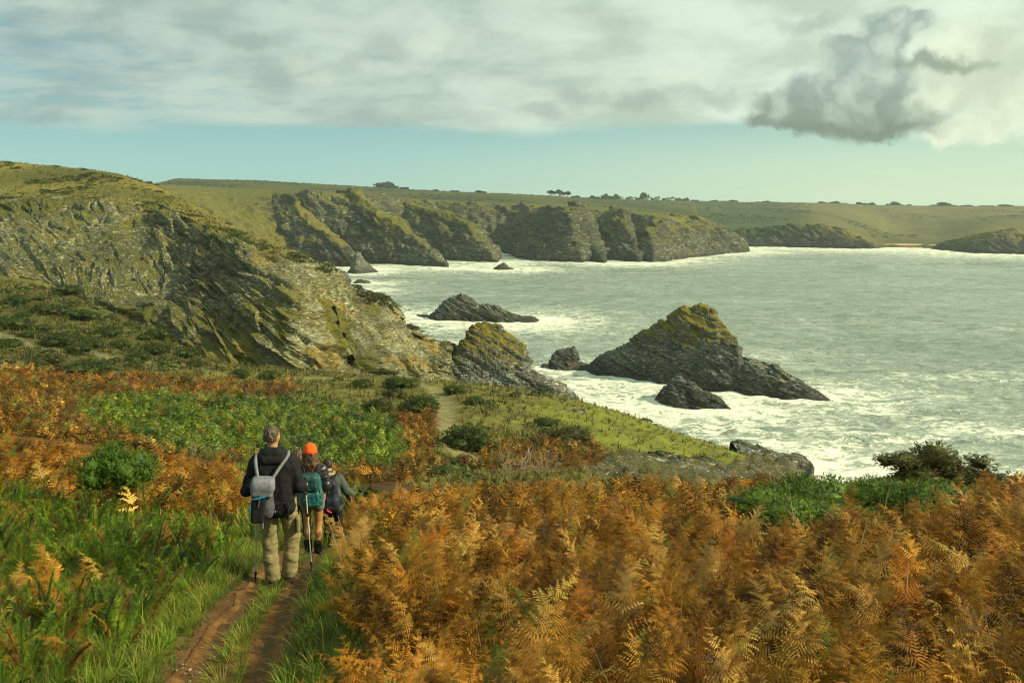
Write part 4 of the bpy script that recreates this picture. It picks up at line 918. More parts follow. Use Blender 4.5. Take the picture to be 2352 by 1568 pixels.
# the green strip between the ruts sits right of centre
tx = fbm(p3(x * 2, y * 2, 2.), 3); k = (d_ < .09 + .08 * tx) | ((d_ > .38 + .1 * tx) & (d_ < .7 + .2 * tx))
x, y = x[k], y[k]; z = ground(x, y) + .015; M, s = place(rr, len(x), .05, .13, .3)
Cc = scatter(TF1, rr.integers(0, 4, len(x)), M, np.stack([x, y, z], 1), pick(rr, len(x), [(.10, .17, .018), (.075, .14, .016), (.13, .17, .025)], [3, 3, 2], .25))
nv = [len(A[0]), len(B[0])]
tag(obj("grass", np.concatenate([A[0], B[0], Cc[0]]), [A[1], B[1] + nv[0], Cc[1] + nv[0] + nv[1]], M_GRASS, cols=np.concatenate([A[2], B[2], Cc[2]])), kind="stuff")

# cover of the slopes farther off
def cover(n, y0, y1, seed, dens):
    r = np.random.default_rng(seed); x, y = spots(n, -.95, .55, y0, y1, seed); z = ground(x, y); id = zone(x, y, z)
    tk = (trackdist(x, y) > .9) & (z > 4)
    return x, y, z, id, tk, r
VS = {"bracken_slope": [], "green_bracken": [], "heath_grass": []}
for (n_, y0, y1, sd, sc) in ((9000, 13.5, 26, 41, 1.0), (15000, 25, 48, 42, 1.15), (15000, 46, 100, 43, 1.5)):
    x, y, z, id, tk, r = cover(n_, y0, y1, sd, 1)
    for zn, key, cols, w, tpl, smin, smax in (
        ("rust", "bracken_slope", [(c_[0] * .88, c_[1] * .88, c_[2] * .9) for c_ in RUSTS] + [(.15, .14, .022), (.075, .09, .014), (.09, .05, .015)], RUSTW + [4, 2.5, 3], FR3, .4, .75),
        ("bracken", "green_bracken", [(.085, .15, .006), (.14, .195, .008), (.19, .21, .010), (.035, .065, .005), (.26, .12, .012)], [4, 4, 2.5, 3, .7], FR3, .4, .75),
        ("grass", "heath_grass", [(.17, .155, .03), (.22, .185, .05), (.10, .105, .018), (.07, .085, .015), (.20, .10, .022)], [3, 2, 3, 2, .6], TF3, .25, .5),
        ("turf", "heath_grass", [(.17, .18, .02), (.12, .145, .016), (.25, .20, .05), (.08, .10, .014)], [3, 3, 2, 1], TF3, .14, .36),
        ("heath", "heath_grass", [(.10, .105, .02), (.055, .065, .013), (.17, .14, .035), (.20, .11, .025)], [3, 4, 1.5, 1], TF3, .3, .6)):
        k = (id == ZID[zn]) & tk
        if zn == "rust": k &= y > 24
        m_ = k.sum()
        if not m_: continue
        M, s = place(r, m_, smin * sc, smax * sc, .4)
        tn = fbm(p3(x[k] * .25, y[k] * .25, 3.), 3)[:, None]
        c = pick(r, m_, cols, w, .25) * (1 + .75 * tn)
        VS[key].append(scatter(tpl, r.integers(0, len(tpl), m_), M, np.stack([x[k], y[k], z[k] - .04], 1), np.clip(c, .012, .6)))
def clump(seed):
    r = np.random.default_rng(seed); V, F, K = [], [], []
    for i in range(46):
        d = r.normal(size=3); d[2] = abs(d[2]) * .9 + .1; d /= np.linalg.norm(d); c = d * (.42, .42, .34) * r.uniform(.75, 1.05); a = np.cross(d, r.normal(size=3)); a /= np.linalg.norm(a); b_ = np.cross(d, a); n_ = len(V)
        V += [c - a * .10, c + a * .10 + d * .03, c + b_ * .16 + d * .08]; F.append((n_, n_ + 1, n_ + 2)); K += [r.uniform(.6, 1.3)] * 3
    return np.array(V), np.array(F), np.array(K)
CLP = [clump(600 + i) for i in range(4)]
for (n_, y0, y1, sd) in ((1000, 40, 100, 71), (450, 18, 45, 72)):
    x, y, z, id, tk, r = cover(n_, y0, y1, sd, 1); dn = fbm(p3(x * .12, y * .12, 33.), 3)
    k = tk & (z > 8) & (((id == ZID["heath"]) & (dn > -.18)) | ((id == ZID["grass"]) & (dn > .12))); m_ = k.sum(); M, s = place(r, m_, .7, 2.1, .15); M[:, 2] *= .62
    VS["heath_grass"].append(scatter(CLP, r.integers(0, 4, m_), M, np.stack([x[k], y[k], z[k] - .08], 1), pick(r, m_, [(.06, .085, .010), (.095, .11, .014), (.035, .05, .008), (.14, .12, .02)], [3, 3, 2, 1.2], .25)))
r = np.random.default_rng(56); ok = np.argwhere((V2H > .62) & (V2H < .86) & (rkH < .5)); dn = fbm(HP2[ok[:, 0], ok[:, 1]] * .12 + 4, 3); ok = ok[dn > .08]; ii = ok[r.choice(len(ok), 700)]
M, s = place(r, 700, .6, 2.2, .15); M[:, 2] *= .5
VS["heath_grass"].append(scatter(CLP, r.integers(0, 4, 700), M, HP2[ii[:, 0], ii[:, 1]], pick(r, 700, [(.06, .075, .012), (.09, .10, .016), (.04, .05, .009)], [3, 2, 2], .25)))
FARC = []
r = np.random.default_rng(58); ok = np.argwhere((FP2[..., 2] > 26) & (fy < 1250) & (steep < .3) & (up > .9) & (fy > 560)); ok = ok[fbm(FP2[ok[:, 0], ok[:, 1]] * (.012, .008, 0) + 7, 3) > .02]; ii = ok[r.choice(len(ok), 2600)]; Q = FP2[ii[:, 0], ii[:, 1]]
M, s = place(r, 2600, .4, 1.3, .15); M = M * (1 + 2 * (Q[:, 1] > 680))[:, None, None]; M[:, 2] *= .5
FARC.append(scatter(CLP, r.integers(0, 4, 2600), M, Q, pick(r, 2600, [(.05, .06, .014), (.08, .085, .018), (.035, .045, .012)], [3, 2, 2], .25)))
ok = np.argwhere((V2 > .5) & (V2 < .93) & (PX2 < 2500)); w_ = fbm(KP2[ok[:, 0], ok[:, 1]] * (.012, .006, .01) + 3, 3) + .3 * (PX2[ok[:, 0], ok[:, 1]] < 1860); ok = ok[w_ > .16]; ii = ok[r.choice(len(ok), 1800)]
M, s = place(r, 1800, 1.2, 4.5, .15); M[:, 2] *= .45
FARC.append(scatter(CLP, r.integers(0, 4, 1800), M, KP2[ii[:, 0], ii[:, 1]], pick(r, 1800, [(.045, .055, .014), (.07, .075, .018)], [3, 2], .25)))
VS["far_heath"] = FARC
# tufts and low scrub over the grassy back of the headland
r = np.random.default_rng(55); ok = np.argwhere((V2H > .60) & (V2H < .86) & (rkH < .45)); ii = ok[r.choice(len(ok), 6000)]
Q = HP2[ii[:, 0], ii[:, 1]] + r.normal(0, .25, (6000, 3)) * (1, 1, 0); M, s = place(r, 6000, .2, .6, .3)
c = pick(r, 6000, [(.22, .19, .05), (.13, .125, .024), (.075, .085, .017), (.05, .06, .014)], [3, 3, 2.5, 1.6], .25)
VS["heath_grass"].append(scatter(TF3, r.integers(0, 3, 6000), M, Q, c))
for key, L in VS.items():
    Vs, Fs, Cs, nn_ = [], [], [], 0
    for V, F, C in L: Vs.append(V); Fs.append(F + nn_); Cs.append(C); nn_ += len(V)
    tag(obj(key, np.concatenate(Vs), Fs, M_LEAF if key == "bracken_slope" else M_GREEN, cols=np.concatenate(Cs)), kind="stuff")

# stones on the path
r = np.random.default_rng(9); x, y = spots(2600, -.6, .1, 2.5, 9, 91); d_ = pathdist(x, y)
pp, qq = proj(x, y, ground(x, y)); left_heap = inpoly(pp, qq, [(340, 1590), (390, 1480), (470, 1440), (540, 1440), (500, 1520), (480, 1600)])
k = ((d_ < .42) & (r.random(2600) < .16)) | (left_heap & (d_ < .7)); x, y = x[k], y[k]; m_ = len(x); z = ground(x, y) + .025
ic = np.array([(0, 0, 1), (.9, 0, .35), (.25, .85, .3), (-.75, .5, .35), (-.7, -.55, .3), (.3, -.9, .35), (.6, .5, -.4), (-.2, .8, -.4), (-.9, 0, -.4), (-.1, -.8, -.4), (.7, -.5, -.4), (0, 0, -.6)], float) * (1, 1, .55)
fc = np.array([(0, i, i % 5 + 1) for i in range(1, 6)] + [(i, i + 5, i % 5 + 1) for i in range(1, 6)] + [(i % 5 + 1, i + 5, i % 5 + 6) for i in range(1, 6)] + [(11, i % 5 + 6, i + 5) for i in range(1, 6)])
tp = [(ic * np.random.default_rng(s_).uniform(.6, 1.3, (12, 1)), fc, np.ones(12)) for s_ in range(4)]
M, s = place(r, m_, .005, .020, .3); M = M * np.clip(.45 + 1.6 * fbm(p3(x * 2, y * 2, 4.), 2), .3, 1.5)[:, None, None]; V, F, C = scatter(tp, r.integers(0, 4, m_), M, np.stack([x, y, z], 1), pick(r, m_, [(.22, .17, .10), (.16, .11, .06), (.32, .27, .19)], [3, 3, 1]))
m, n = material("path_stone"); n.out(n.bsdf(n.attr("Col"), .85)); tag(obj("gravel", V, F, m, cols=C), kind="stuff")
# ------------------------------------------------------------------ shrubs: lumpy crowns of shoots over a short stem
def crown_data(name, seed, nl, ntri, leaf, cols, w, flat=.7, shoots=True, mat=None, asym=0.0):
    """crown about 1 wide, standing on z = 0, made of leafy lumps with hollows between them"""
    r = np.random.default_rng(seed); L = []
    for i in range(nl):
        a = r.uniform(0, 2 * math.pi); d = .36 * math.sqrt(r.random()); rad = r.uniform(.13, .24)
        L.append((d * math.cos(a) + asym * .2, d * math.sin(a), flat * (.24 + .42 * r.random() * (1 - d * 1.6)), rad))
    L = np.array(L); k = r.integers(0, nl, ntri); dirs = r.normal(size=(ntri, 3)); dirs[:, 2] = dirs[:, 2] * .9 + .25; dirs /= np.linalg.norm(dirs, axis=1)[:, None]
    rad = L[k, 3] * r.uniform(.70, 1.12, ntri)**.6
    P = L[k, :3] + dirs * rad[:, None] * np.array([1, 1, flat + .1]); P[:, 2] = np.maximum(P[:, 2], .015)
    c = pick(r, ntri, cols, w, .28) * (.85 + .3 * r.random(nl))[k][:, None]
    core = [], [], []
    if shoots:
        yaw = np.arctan2(dirs[:, 1], dirs[:, 0]); inc = np.arccos(np.clip(dirs[:, 2], -1, 1)) + r.normal(0, .4, ntri)
        M = rotz(yaw - math.pi / 2) @ rotx(-inc) * (leaf * r.uniform(.6, 1.3, ntri))[:, None, None]
        V, F, C = scatter([sprig(10, seed + 1, .42, .3, .085), sprig(10, seed + 2, .42, .5, .085)], r.integers(0, 2, ntri), M, P, c)
    else:
        M = rotz(r.uniform(0, 6.28, ntri)) @ rotx(r.uniform(-1.2, 1.2, ntri)) * (leaf * r.uniform(.6, 1.4, ntri))[:, None, None]
        tv = np.array([(-.5, -.4, 0), (.5, -.3, .1), (.35, .5, 0), (-.4, .45, .12)]); V, F, C = scatter([(tv, np.array([(0, 1, 2), (0, 2, 3)]), np.ones(4))], np.zeros(ntri, int), M, P, c)
    # the dense heart of every lump, so that only its rim is loose
    u_ = np.linspace(0, 2 * math.pi, 11)[:-1]; w_ = np.linspace(-1.3, 1.45, 7); sv = np.stack([np.cos(w_)[:, None] * np.cos(u_)[None], np.cos(w_)[:, None] * np.sin(u_)[None], np.sin(w_)[:, None] + 0 * u_[None]], -1).reshape(-1, 3)
    gi = np.arange(70).reshape(7, 10); gj = np.roll(gi, -1, 1); q4 = np.stack([gi[:-1], gj[:-1], gj[1:], gi[1:]], -1).reshape(-1, 4); tf = np.concatenate([q4[:, :3], q4[:, [0, 2, 3]]])
    for i in range(nl):
        P_ = L[i, :3] + sv * L[i, 3] * .70 * np.array([1, 1, flat + .1]) * (1 + .22 * r.normal(size=(70, 1))); P_[:, 2] = np.maximum(P_[:, 2], .01)
        F = np.concatenate([F, tf + len(V)]); V = np.concatenate([V, P_]); C = np.concatenate([C, np.broadcast_to(np.array(cols[0]) * .8, (70, 3)) * r.uniform(.6, 1.3, (70, 1))])
    return mesh_data(name, V, F, mat or M_GREEN, cols=np.clip(C, .006, .6))
def stem_data(name, seed, h, rad, nst=3, mat=None):
    r = np.random.default_rng(seed); b = Bag()
    for i in range(nst):
        a = r.uniform(0, 6.28); t_ = np.linspace(0, 1, 6)[:, None]
        p_ = np.array([0, 0, -.06]) + t_ * np.array([.22 * math.cos(a), .22 * math.sin(a), h]) + .03 * r.normal(size=(6, 3)) * t_
        b.add(*tube(p_, np.linspace(rad, rad * .5, 6), 5))
    return b.data(name, mat or M_DARKBARK)
DARKG = [(.055, .09, .009), (.09, .12, .013), (.03, .05, .007), (.13, .145, .02)]
BUSH = [(crown_data("crown", 200 + i, 11, 900, .095, DARKG, [4, 3, 3, 1.2], f), stem_data("stem", 230 + i, .3, .02)) for i, f in enumerate((.55, .7, .45, .8))]
OLIVE = [(crown_data("crown", 260 + i, 11, 900, .095, [(.085, .085, .018), (.06, .065, .014), (.12, .10, .025)], [3, 3, 1], f), stem_data("stem", 265 + i, .3, .02)) for i, f in enumerate((.55, .75))]
def at(px, Y):
    x = ray(px, 1150)[0] * Y; return np.array((x, Y, ground(x, Y)[0]))
def shrub(px, py, wpx, kinds, i, label, cat="gorse bush", group=None, hs=1.0, sink=.05):
    q = gp(px, py); d = math.hypot(q[1] * CP, 0) - (q[2] - ZC) * SP; s = wpx / FPX * d * 1.15 * (.75, 1.2, .95, 1.1, .85)[i % 5]; hs = hs * (.95, .72, .85, .7)[i % 4]
    e = empty("gorse_bush", (q[0], q[1], q[2] - sink * s), label, cat, group); e.scale = (s, s, s * hs); e.rotation_euler = (0, 0, i * 2.4)
    cm, sm = kinds[i % len(kinds)]; link("crown", cm, e); link("stem", sm, e); return e
G1 = "dark green gorse bush dotted over the slope below the pale headland cliff"
for i, (px, py, w_) in enumerate([(55, 668, 30), (160, 676, 50), (125, 678, 30), (40, 702, 48), (90, 690, 28), (50, 728, 44), (122, 722, 64), (188, 736, 60), (28, 756, 64), (100, 758, 44), (158, 776, 54), (140, 794, 58), (215, 800, 44), (250, 772, 58), (205, 786, 52), (330, 782, 42), (360, 777, 44), (396, 784, 26), (345, 812, 64), (320, 830, 58), (308, 846, 44), (20, 800, 50), (70, 775, 46), (180, 812, 46), (275, 800, 50)]):
    shrub(px, py, w_, BUSH, i, G1, group="gorse bushes on the slope below the cliff")
G2 = "low dark green gorse bush beside the pale track along the foot of the cliff"
for i, (px, py, w_) in enumerate([(432, 820, 48), (442, 842, 44), (553, 868, 42), (620, 872, 52), (830, 888, 64), (925, 888, 60), (1042, 905, 48)]):
    shrub(px, py, w_, BUSH, i + 1, G2, group="gorse bushes along the track")
G3 = "dark gorse bush on the yellow grass between the green bracken and the sea rim"
for i, (px, py, w_) in enumerate([(876, 945, 76), (970, 945, 74), (1092, 928, 46), (1182, 912, 40), (1260, 978, 50), (1012, 1090, 44), (905, 915, 44)]):
    shrub(px, py, w_, BUSH if i % 3 else OLIVE, i + 2, G3, group="gorse bushes on the saddle grass")
shrub(1076, 1030, 96, BUSH, 3, "tall dark gorse bush just right of the stepped stony track", hs=1.1)
shrub(1310, 1022, 84, OLIVE, 1, "olive bush on the knoll above the tangle of bare branches")
shrub(415, 880, 66, OLIVE, 0, "broad olive bush left of the track bend below the cliff", hs=.8)
shrub(205, 858, 90, BUSH, 1, "wide dark bush at the upper edge of the rusty bracken on the far left", hs=.8)
shrub(110, 838, 50, OLIVE, 1, "olive bush above the rusty bracken near the left edge of the picture")
shrub(22, 1052, 66, BUSH, 2, "dark gorse bush cut by the left edge of the picture above the green scrub")
shrub(75, 1075, 44, BUSH, 0, "small green gorse bush, left of the pair beside the round bush")
shrub(118, 1078, 38, BUSH, 3, "small green gorse bush, right of the pair beside the round bush")
shrub(163, 1118, 56, BUSH, 1, "low dark gorse bush down left of the round bush")
shrub(440, 1068, 34, BUSH, 2, "tiny dark gorse bush under the bleached dead branch")

# the round bush with bare crooked stems on the left
q = gp(312, 1190); d_ = q[1] * CP - (q[2] - ZC) * SP; mpp = d_ / FPX
e = empty("gorse_bush", q, "round bright green gorse bush on bare crooked stems in the rusty bracken", "gorse bush")
r = np.random.default_rng(4)
cm = crown_data("crown", 301, 22, 4200, .068, [(.085, .17, .012), (.125, .21, .016), (.045, .09, .010), (.17, .23, .02)], [4, 4, 2.4, 1.4], .82)
c_ = link("crown", cm, e, (-36 * mpp, .05, 66 * mpp)); s = 150 * mpp * 1.12; c_.scale = (s, s, s * .98)
b = Bag()
for (x0, x1, k) in ((-8, -20, 1), (6, 2, -1), (14, -40, 1), (-2, 14, -1)):
    t_ = np.linspace(0, 1, 9); b.add(*tube(np.stack([(x0 + (x1 - x0) * t_ + k * 7 * np.sin(t_ * 6)) * mpp, .03 * np.sin(5 * t_ + x0), t_ * 95 * mpp - .05], 1), np.linspace(.018, .010, 9), 6))
b.build("stem", M_BARK, e)

# bush on the bank against the sea, and the green gorse in front of it
q = at(2160, 12.0); q[2] += .30
d_ = q[1] * CP - (q[2] - ZC) * SP; mpp = d_ / FPX
e = empty("gorse_bush", q, "broad dark olive gorse bush on the bracken bank against the sea", "gorse bush")
OC = [(.12, .115, .018), (.085, .095, .015), (.05, .06, .010), (.17, .145, .025)]
V_, F_, C_, nn_ = [], [], [], 0
for j, (dx, dz, wx_, hz_, sd) in enumerate(((-92, 48, 120, 62, 311), (25, 34, 190, 115, 312), (110, 12, 150, 84, 313), (-118, 4, 110, 56, 314), (-10, 5, 200, 90, 315), (75, -6, 190, 80, 316), (-60, 22, 120, 60, 317))):
    tmp_ = crown_data("crown", sd, 9, 1000, .085, OC, [3, 3, 2.5, 1.5], .75); nv_ = len(tmp_.vertices)
    A_ = np.empty(nv_ * 3, np.float32); tmp_.vertices.foreach_get("co", A_); A_ = A_.reshape(-1, 3) * (wx_ * mpp, wx_ * mpp * .9, hz_ * mpp * 1.05) + (dx * mpp, .25 * math.sin(j * 2.1), dz * mpp)
    B_ = np.empty(len(tmp_.polygons) * 3, np.int32); tmp_.polygons.foreach_get("vertices", B_); cc_ = np.empty(nv_ * 4, np.float32); tmp_.attributes["Col"].data.foreach_get("color", cc_)
    V_.append(A_); F_.append(B_.reshape(-1, 3) + nn_); C_.append(cc_.reshape(-1, 4)[:, :3]); nn_ += nv_; bpy.data.meshes.remove(tmp_)
obj("crown", np.concatenate(V_), np.concatenate(F_), M_GREEN, e, cols=np.concatenate(C_))
b = Bag()
for (x0, x1, z1) in ((-10, -90, 60), (0, 40, 50), (10, 110, 40), (-5, -20, 60)):
    t_ = np.linspace(0, 1, 7); b.add(*tube(np.stack([(x0 + (x1 - x0) * t_) * mpp, .04 * np.sin(6 * t_), (z1 * t_**.8) * mpp - .62 * (1 - t_)], 1), np.linspace(.022, .010, 7), 5))
b.build("stem", M_DARKBARK, e)
GG = [(.12, .20, .02), (.16, .24, .025), (.07, .13, .014), (.20, .23, .04)]
LOW = [(crown_data("crown", 330 + i, 13, 2600, .055, GG, [4, 4, 2, 1], .5), stem_data("stem", 335 + i, .3, .015)) for i in range(3)]
for i, (gx_, gy_, gr_) in enumerate(GREENC):
    q = at(0, 9.); q = np.array((gx_, gy_, ground(gx_, gy_)[0] - .05))
    e = empty("gorse_bush", q, ("bright green gorse clump at left end of the row below the dark bush", "bright green gorse clump second from left in the bracken bank below dark bush", "middle bright green gorse clump of the row below the dark bush",
        "bright green gorse clump second from right in the bracken bank below dark bush", "bright green gorse clump at right end of the row below the dark bush")[i], "gorse bush")
    cm, sm = LOW[i % 3]; c_ = link("crown", cm, e, (0, 0, .16)); c_.scale = (1.35, 1.2, .95); t_ = link("stem", sm, e); e.rotation_euler = (0, 0, 1.9 * i)

# bleached branches
def twigs(b, base, n_, L, rad, seed, up=1.0, fork=2, spread=1.0, seg=8):
    r = np.random.default_rng(seed)
    for i in range(n_):
        a = r.uniform(0, 6.28); d0 = np.array([math.cos(a) * spread, math.sin(a) * spread * .7, up]); d0 /= np.linalg.norm(d0); p_ = base + np.array([r.normal(0, .35), r.normal(0, .2), 0]) * L * .6; pts = [p_]
        l = L * r.uniform(.5, 1.1)
        for k in range(seg): d0 = d0 + r.normal(0, .22, 3) + (0, 0, -.06); d0 /= np.linalg.norm(d0); p_ = p_ + d0 * l / seg; pts.append(p_)
        b.add(*tube(pts, np.linspace(rad, rad * .35, len(pts)), 4))
        for f in range(fork):
            k = r.integers(2, seg); d1 = d0 + r.normal(0, .7, 3); d1 /= np.linalg.norm(d1); p1 = pts[k]; q1 = [p1]
            for _ in range(4): d1 = d1 + r.normal(0, .2, 3); d1 /= np.linalg.norm(d1); p1 = p1 + d1 * l * .11; q1.append(p1)
            b.add(*tube(q1, np.linspace(rad * .6, rad * .25, 5), 3))
M_TWIG = simple_mat("bleached_twig", (.34, .27, .17), .8, .3, 25, .2)
q = gp(1190, 1085); b = Bag(); twigs(b, np.zeros(3), 34, 1.5, .016, 8, .9, 3, .8); twigs(b, np.array([1.2, .2, 0]), 22, 1.3, .014, 9, 1.2, 2, .6)
b.add(*tube([(-1.4, 0, .1), (-.9, 0, .6), (-.5, .1, 1.2), (-.1, 0, 1.7)], .014, 4))
o = b.build("bare_shrub", M_TWIG); o.location = q; tag(o, "tangle of bare bleached branches rising behind the bracken bank, below the green knoll", "bare shrub")
q = gp(440, 1050); b = Bag(); twigs(b, np.zeros(3), 16, .75, .008, 18, .9, 3, .8)
b.add(*tube([(-.6, 0, .05), (-.25, 0, .12), (.05, -.05, .2), (.3, 0, .42), (.55, 0, .5)], np.array([.008, .014, .018, .014, .006]), 5))
o = b.build("dead_branch", M_TWIG); o.location = q; tag(o, "bleached dead branch lying on the green bracken left of the man", "dead branch")
for (px, py, tx, h_, lb) in ((792, 1315, -.16, .62, "left of two thin dry stalks leaning beside the path"), (812, 1310, -.14, .60, "right of two thin dry stalks leaning beside the path")):
    q = gp(px, py); b = Bag(); b.add(*tube([(0, 0, 0), (tx * .5, 0, h_ * .5), (tx, 0, h_)], [.004, .004, .002], 4)); o = b.build("dry_stalk", M_TWIG); o.location = q; tag(o, lb, "dry stalk")

# ------------------------------------------------------------------ trees and houses on the far skyline
M_TREE = leaf_mat("far_tree_leaf", .1, .7, .15, .3, .3)
TG = [(.028, .045, .014), (.04, .055, .016), (.018, .03, .012)]
TREE = [(crown_data("crown", 400 + i, 12, 260, .16, TG, [3, 3, 2], f, False, M_TREE), stem_data("trunk", 410 + i, .35, .035, 2)) for i, f in enumerate((.7, .55, .9, .45))]
def farz(px, Y):
    a = ray(px, 460)[0]; i = np.clip(np.searchsorted(fa, a), 0, F_NC - 1); j = np.clip(np.searchsorted(fY, Y), 0, F_NR - 1); return FP2[j, i]
def farsky(px):
    a = ray(px, 460)[0]; i = np.clip(np.searchsorted(fa, a), 0, F_NC - 1); c_ = FP2[250:, i]; c_ = c_[c_[:, 1] > 800]; j = int(np.argmax((c_[:, 2] - ZC) / c_[:, 1])); return c_[j]
def tree(px, w_, h_, Y, i, label, group=None, hills=False, lift=0.0):
    if hills or px > 1340:
        q = pt(px, np.interp(px, kp, ks), np.interp(px, kp, kY) + 640 - 6); q[2] -= .3
    else: q = farsky(px)
    mpp = q[1] / FPX; h_ = h_ * (1.5 if 1340 < px < 1600 else 1); e = empty("tree", (q[0], q[1], q[2] - .2), label, "tree", group); cm, sm = TREE[i % 4]
    c_ = link("crown", cm, e, (0, 0, h_ * mpp * (lift - .35 * (lift == 0)))); c_.scale = (w_ * mpp * 1.15, w_ * mpp * 1.15, h_ * (1 - lift) * mpp * 2.4)
    t_ = link("trunk", sm, e); t_.scale = (w_ * mpp * .8, w_ * mpp * .8, h_ * mpp * (1.2 + lift)); return e
tree(885, 50, 15, 640, 0, "lone broad dark tree on the skyline above the far cliffs"); tree(926, 18, 7, 640, 1, "small dark tree just right of the lone broad tree on the skyline")
for i, px in enumerate((1262, 1272, 1283, 1293, 1302)): tree(px, 15, 11, 900, i, "flat topped pine of the short row on the skyline above the far cliffs", "flat topped pines on the skyline", lift=.35)
for i, (px, w_, h_) in enumerate(((1000, 14, 4), (1042, 20, 4), (1100, 24, 4), (1160, 22, 3), (1322, 20, 5), (1342, 22, 5), (1362, 16, 5), (1376, 14, 8), (1390, 18, 10), (1404, 18, 9), (1416, 14, 7), (1430, 10, 7), (1446, 16, 6), (1462, 16, 6), (1480, 20, 9), (1496, 18, 8), (1510, 14, 7), (1528, 16, 6), (1546, 14, 5), (1562, 18, 8), (1576, 14, 6), (1594, 16, 4))):
    tree(px, w_, h_, 1050, i, "dark tree of the broken row on the skyline around the distant white houses", "trees around the distant houses")
for i, (px, w_, h_) in enumerate(((1642, 16, 5), (1662, 18, 4), (1684, 18, 4), (1742, 14, 4), (1760, 18, 5), (1778, 16, 4), (1888, 18, 4), (1904, 16, 5), (1918, 20, 7), (1936, 14, 5), (1974, 14, 5), (1988, 14, 8), (2002, 14, 7), (2040, 12, 6), (2056, 18, 7), (2072, 14, 5), (2088, 10, 4), (2146, 22, 5), (2168, 26, 7), (2190, 22, 5), (2220, 24, 4), (2262, 30, 4), (2310, 30, 4), (2345, 26, 4))):
    tree(px, w_, h_, 0, i, "dark tree on the long skyline of the far hills beyond the bay", "trees on the far hills", True)
M_WHITE = simple_mat("white_render", (.72, .70, .62), .8, .1, 1); M_SLATE = simple_mat("slate_roof", (.10, .11, .12), .7, .2, 1); M_PANE = simple_mat("dark_pane", (.03, .035, .04), .2, .1, 1)
def box(x0, x1, y0, y1, z0, z1):
    V = np.array([(x, y, z) for x in (x0, x1) for y in (y0, y1) for z in (z0, z1)], float); return V, np.array([[0, 1, 3, 2], [4, 6, 7, 5], [0, 4, 5, 1], [2, 3, 7, 6], [0, 2, 6, 4], [1, 5, 7, 3]])
def house(px, wpx, Y, lb, i):
    q = farsky(px) - np.array((0, 14, .4)) if px < 1340 else pt(px, np.interp(px, kp, ks), np.interp(px, kp, kY) + 640 - 60) + np.array((0, 0, .2)); k = q[1] / FPX; w_ = wpx * k; h_ = 4.6 * k; e = empty("house", q - (0, 0, .3), lb, "house"); D = 6
    b = Bag(); b.add(*box(-w_/2, w_/2, 0, D, 0, h_)); b.build("wall", M_WHITE, e)
    R_ = np.array([(-w_/2-.3, -.4, h_ + .01), (w_/2+.3, -.4, h_ + .01), (w_/2+.3, D+.4, h_ + .01), (-w_/2-.3, D+.4, h_ + .01), (-w_/2-.3, D/2, h_+2.2*k), (w_/2+.3, D/2, h_+2.2*k)])
    rf = link("roof", mesh_data("roof", R_, [np.array([(0, 1, 5, 4), (2, 3, 4, 5), (0, 3, 2, 1)]), np.array([(1, 2, 5), (3, 0, 4)])], M_SLATE), e)
    b = Bag(); b.add(*box(-.5*k, .5*k, D/2-.5, D/2+.5, h_+1.4*k, h_+3.0*k)); b.build("chimney", M_WHITE, rf)
    for f in (-.28, .28): b = Bag(); b.add(*box(f*w_-.45*k, f*w_+.45*k, -.06, -.003, .9*k, 2.1*k)); b.build("window", M_PANE, e)
for i, (px, w_, lb) in enumerate(((1428, 7, "leftmost tiny white house of the distant hamlet on the skyline"), (1452, 12, "long low white house, second from the left in the distant hamlet"), (1487, 14, "white house in front of the tallest trees of the distant hamlet"), (1511, 13, "white house at the centre right of the distant hamlet on the skyline"), (1540, 18, "longest white house at the right end of the distant hamlet"), (1285, 6, "tiny white house among the flat topped pines on the skyline"))):
    house(px, w_, 960, lb, i)
# ------------------------------------------------------------------ people: distance fields turned into one closed surface each
def sd_cap(p, a, b, ra, rb):
    a = np.array(a, float); b = np.array(b, float); ab = b - a
    t = np.clip(((p - a) @ ab) / (ab @ ab + 1e-12), 0, 1); return np.linalg.norm(p - a - t[..., None] * ab, axis=-1) - (ra + (rb - ra) * t)
def sd_ell(p, c, r, M=None):
    q = p - np.array(c, float)
    if M is not None: q = q @ M
    q = q / np.array(r, float); l = np.linalg.norm(q, axis=-1); return (l - 1) * min(r) * (.6 + .4 * l / (l + .3))
def sd_box(p, c, hx, rad, M=None):
    q = p - np.array(c, float)
    if M is not None: q = q @ M
    q = np.abs(q) - (np.array(hx, float) - rad); return np.linalg.norm(np.maximum(q, 0), axis=-1) + np.minimum(q.max(-1), 0) - rad
def smin(a, b, k):
    h = np.clip(.5 + .5 * (b - a) / k, 0, 1); return b + (a - b) * h - k * h * (1 - h)
def field(prims, k):
    def f(p):
        d = None
        for q in prims:
            v = sd_cap(p, *q) if not isinstance(q[0], str) else sd_ell(p, *q[1:]) if q[0] == 'e' else sd_box(p, *q[1:])
            d = v if d is None else smin(d, v, k)
        return d
    return f
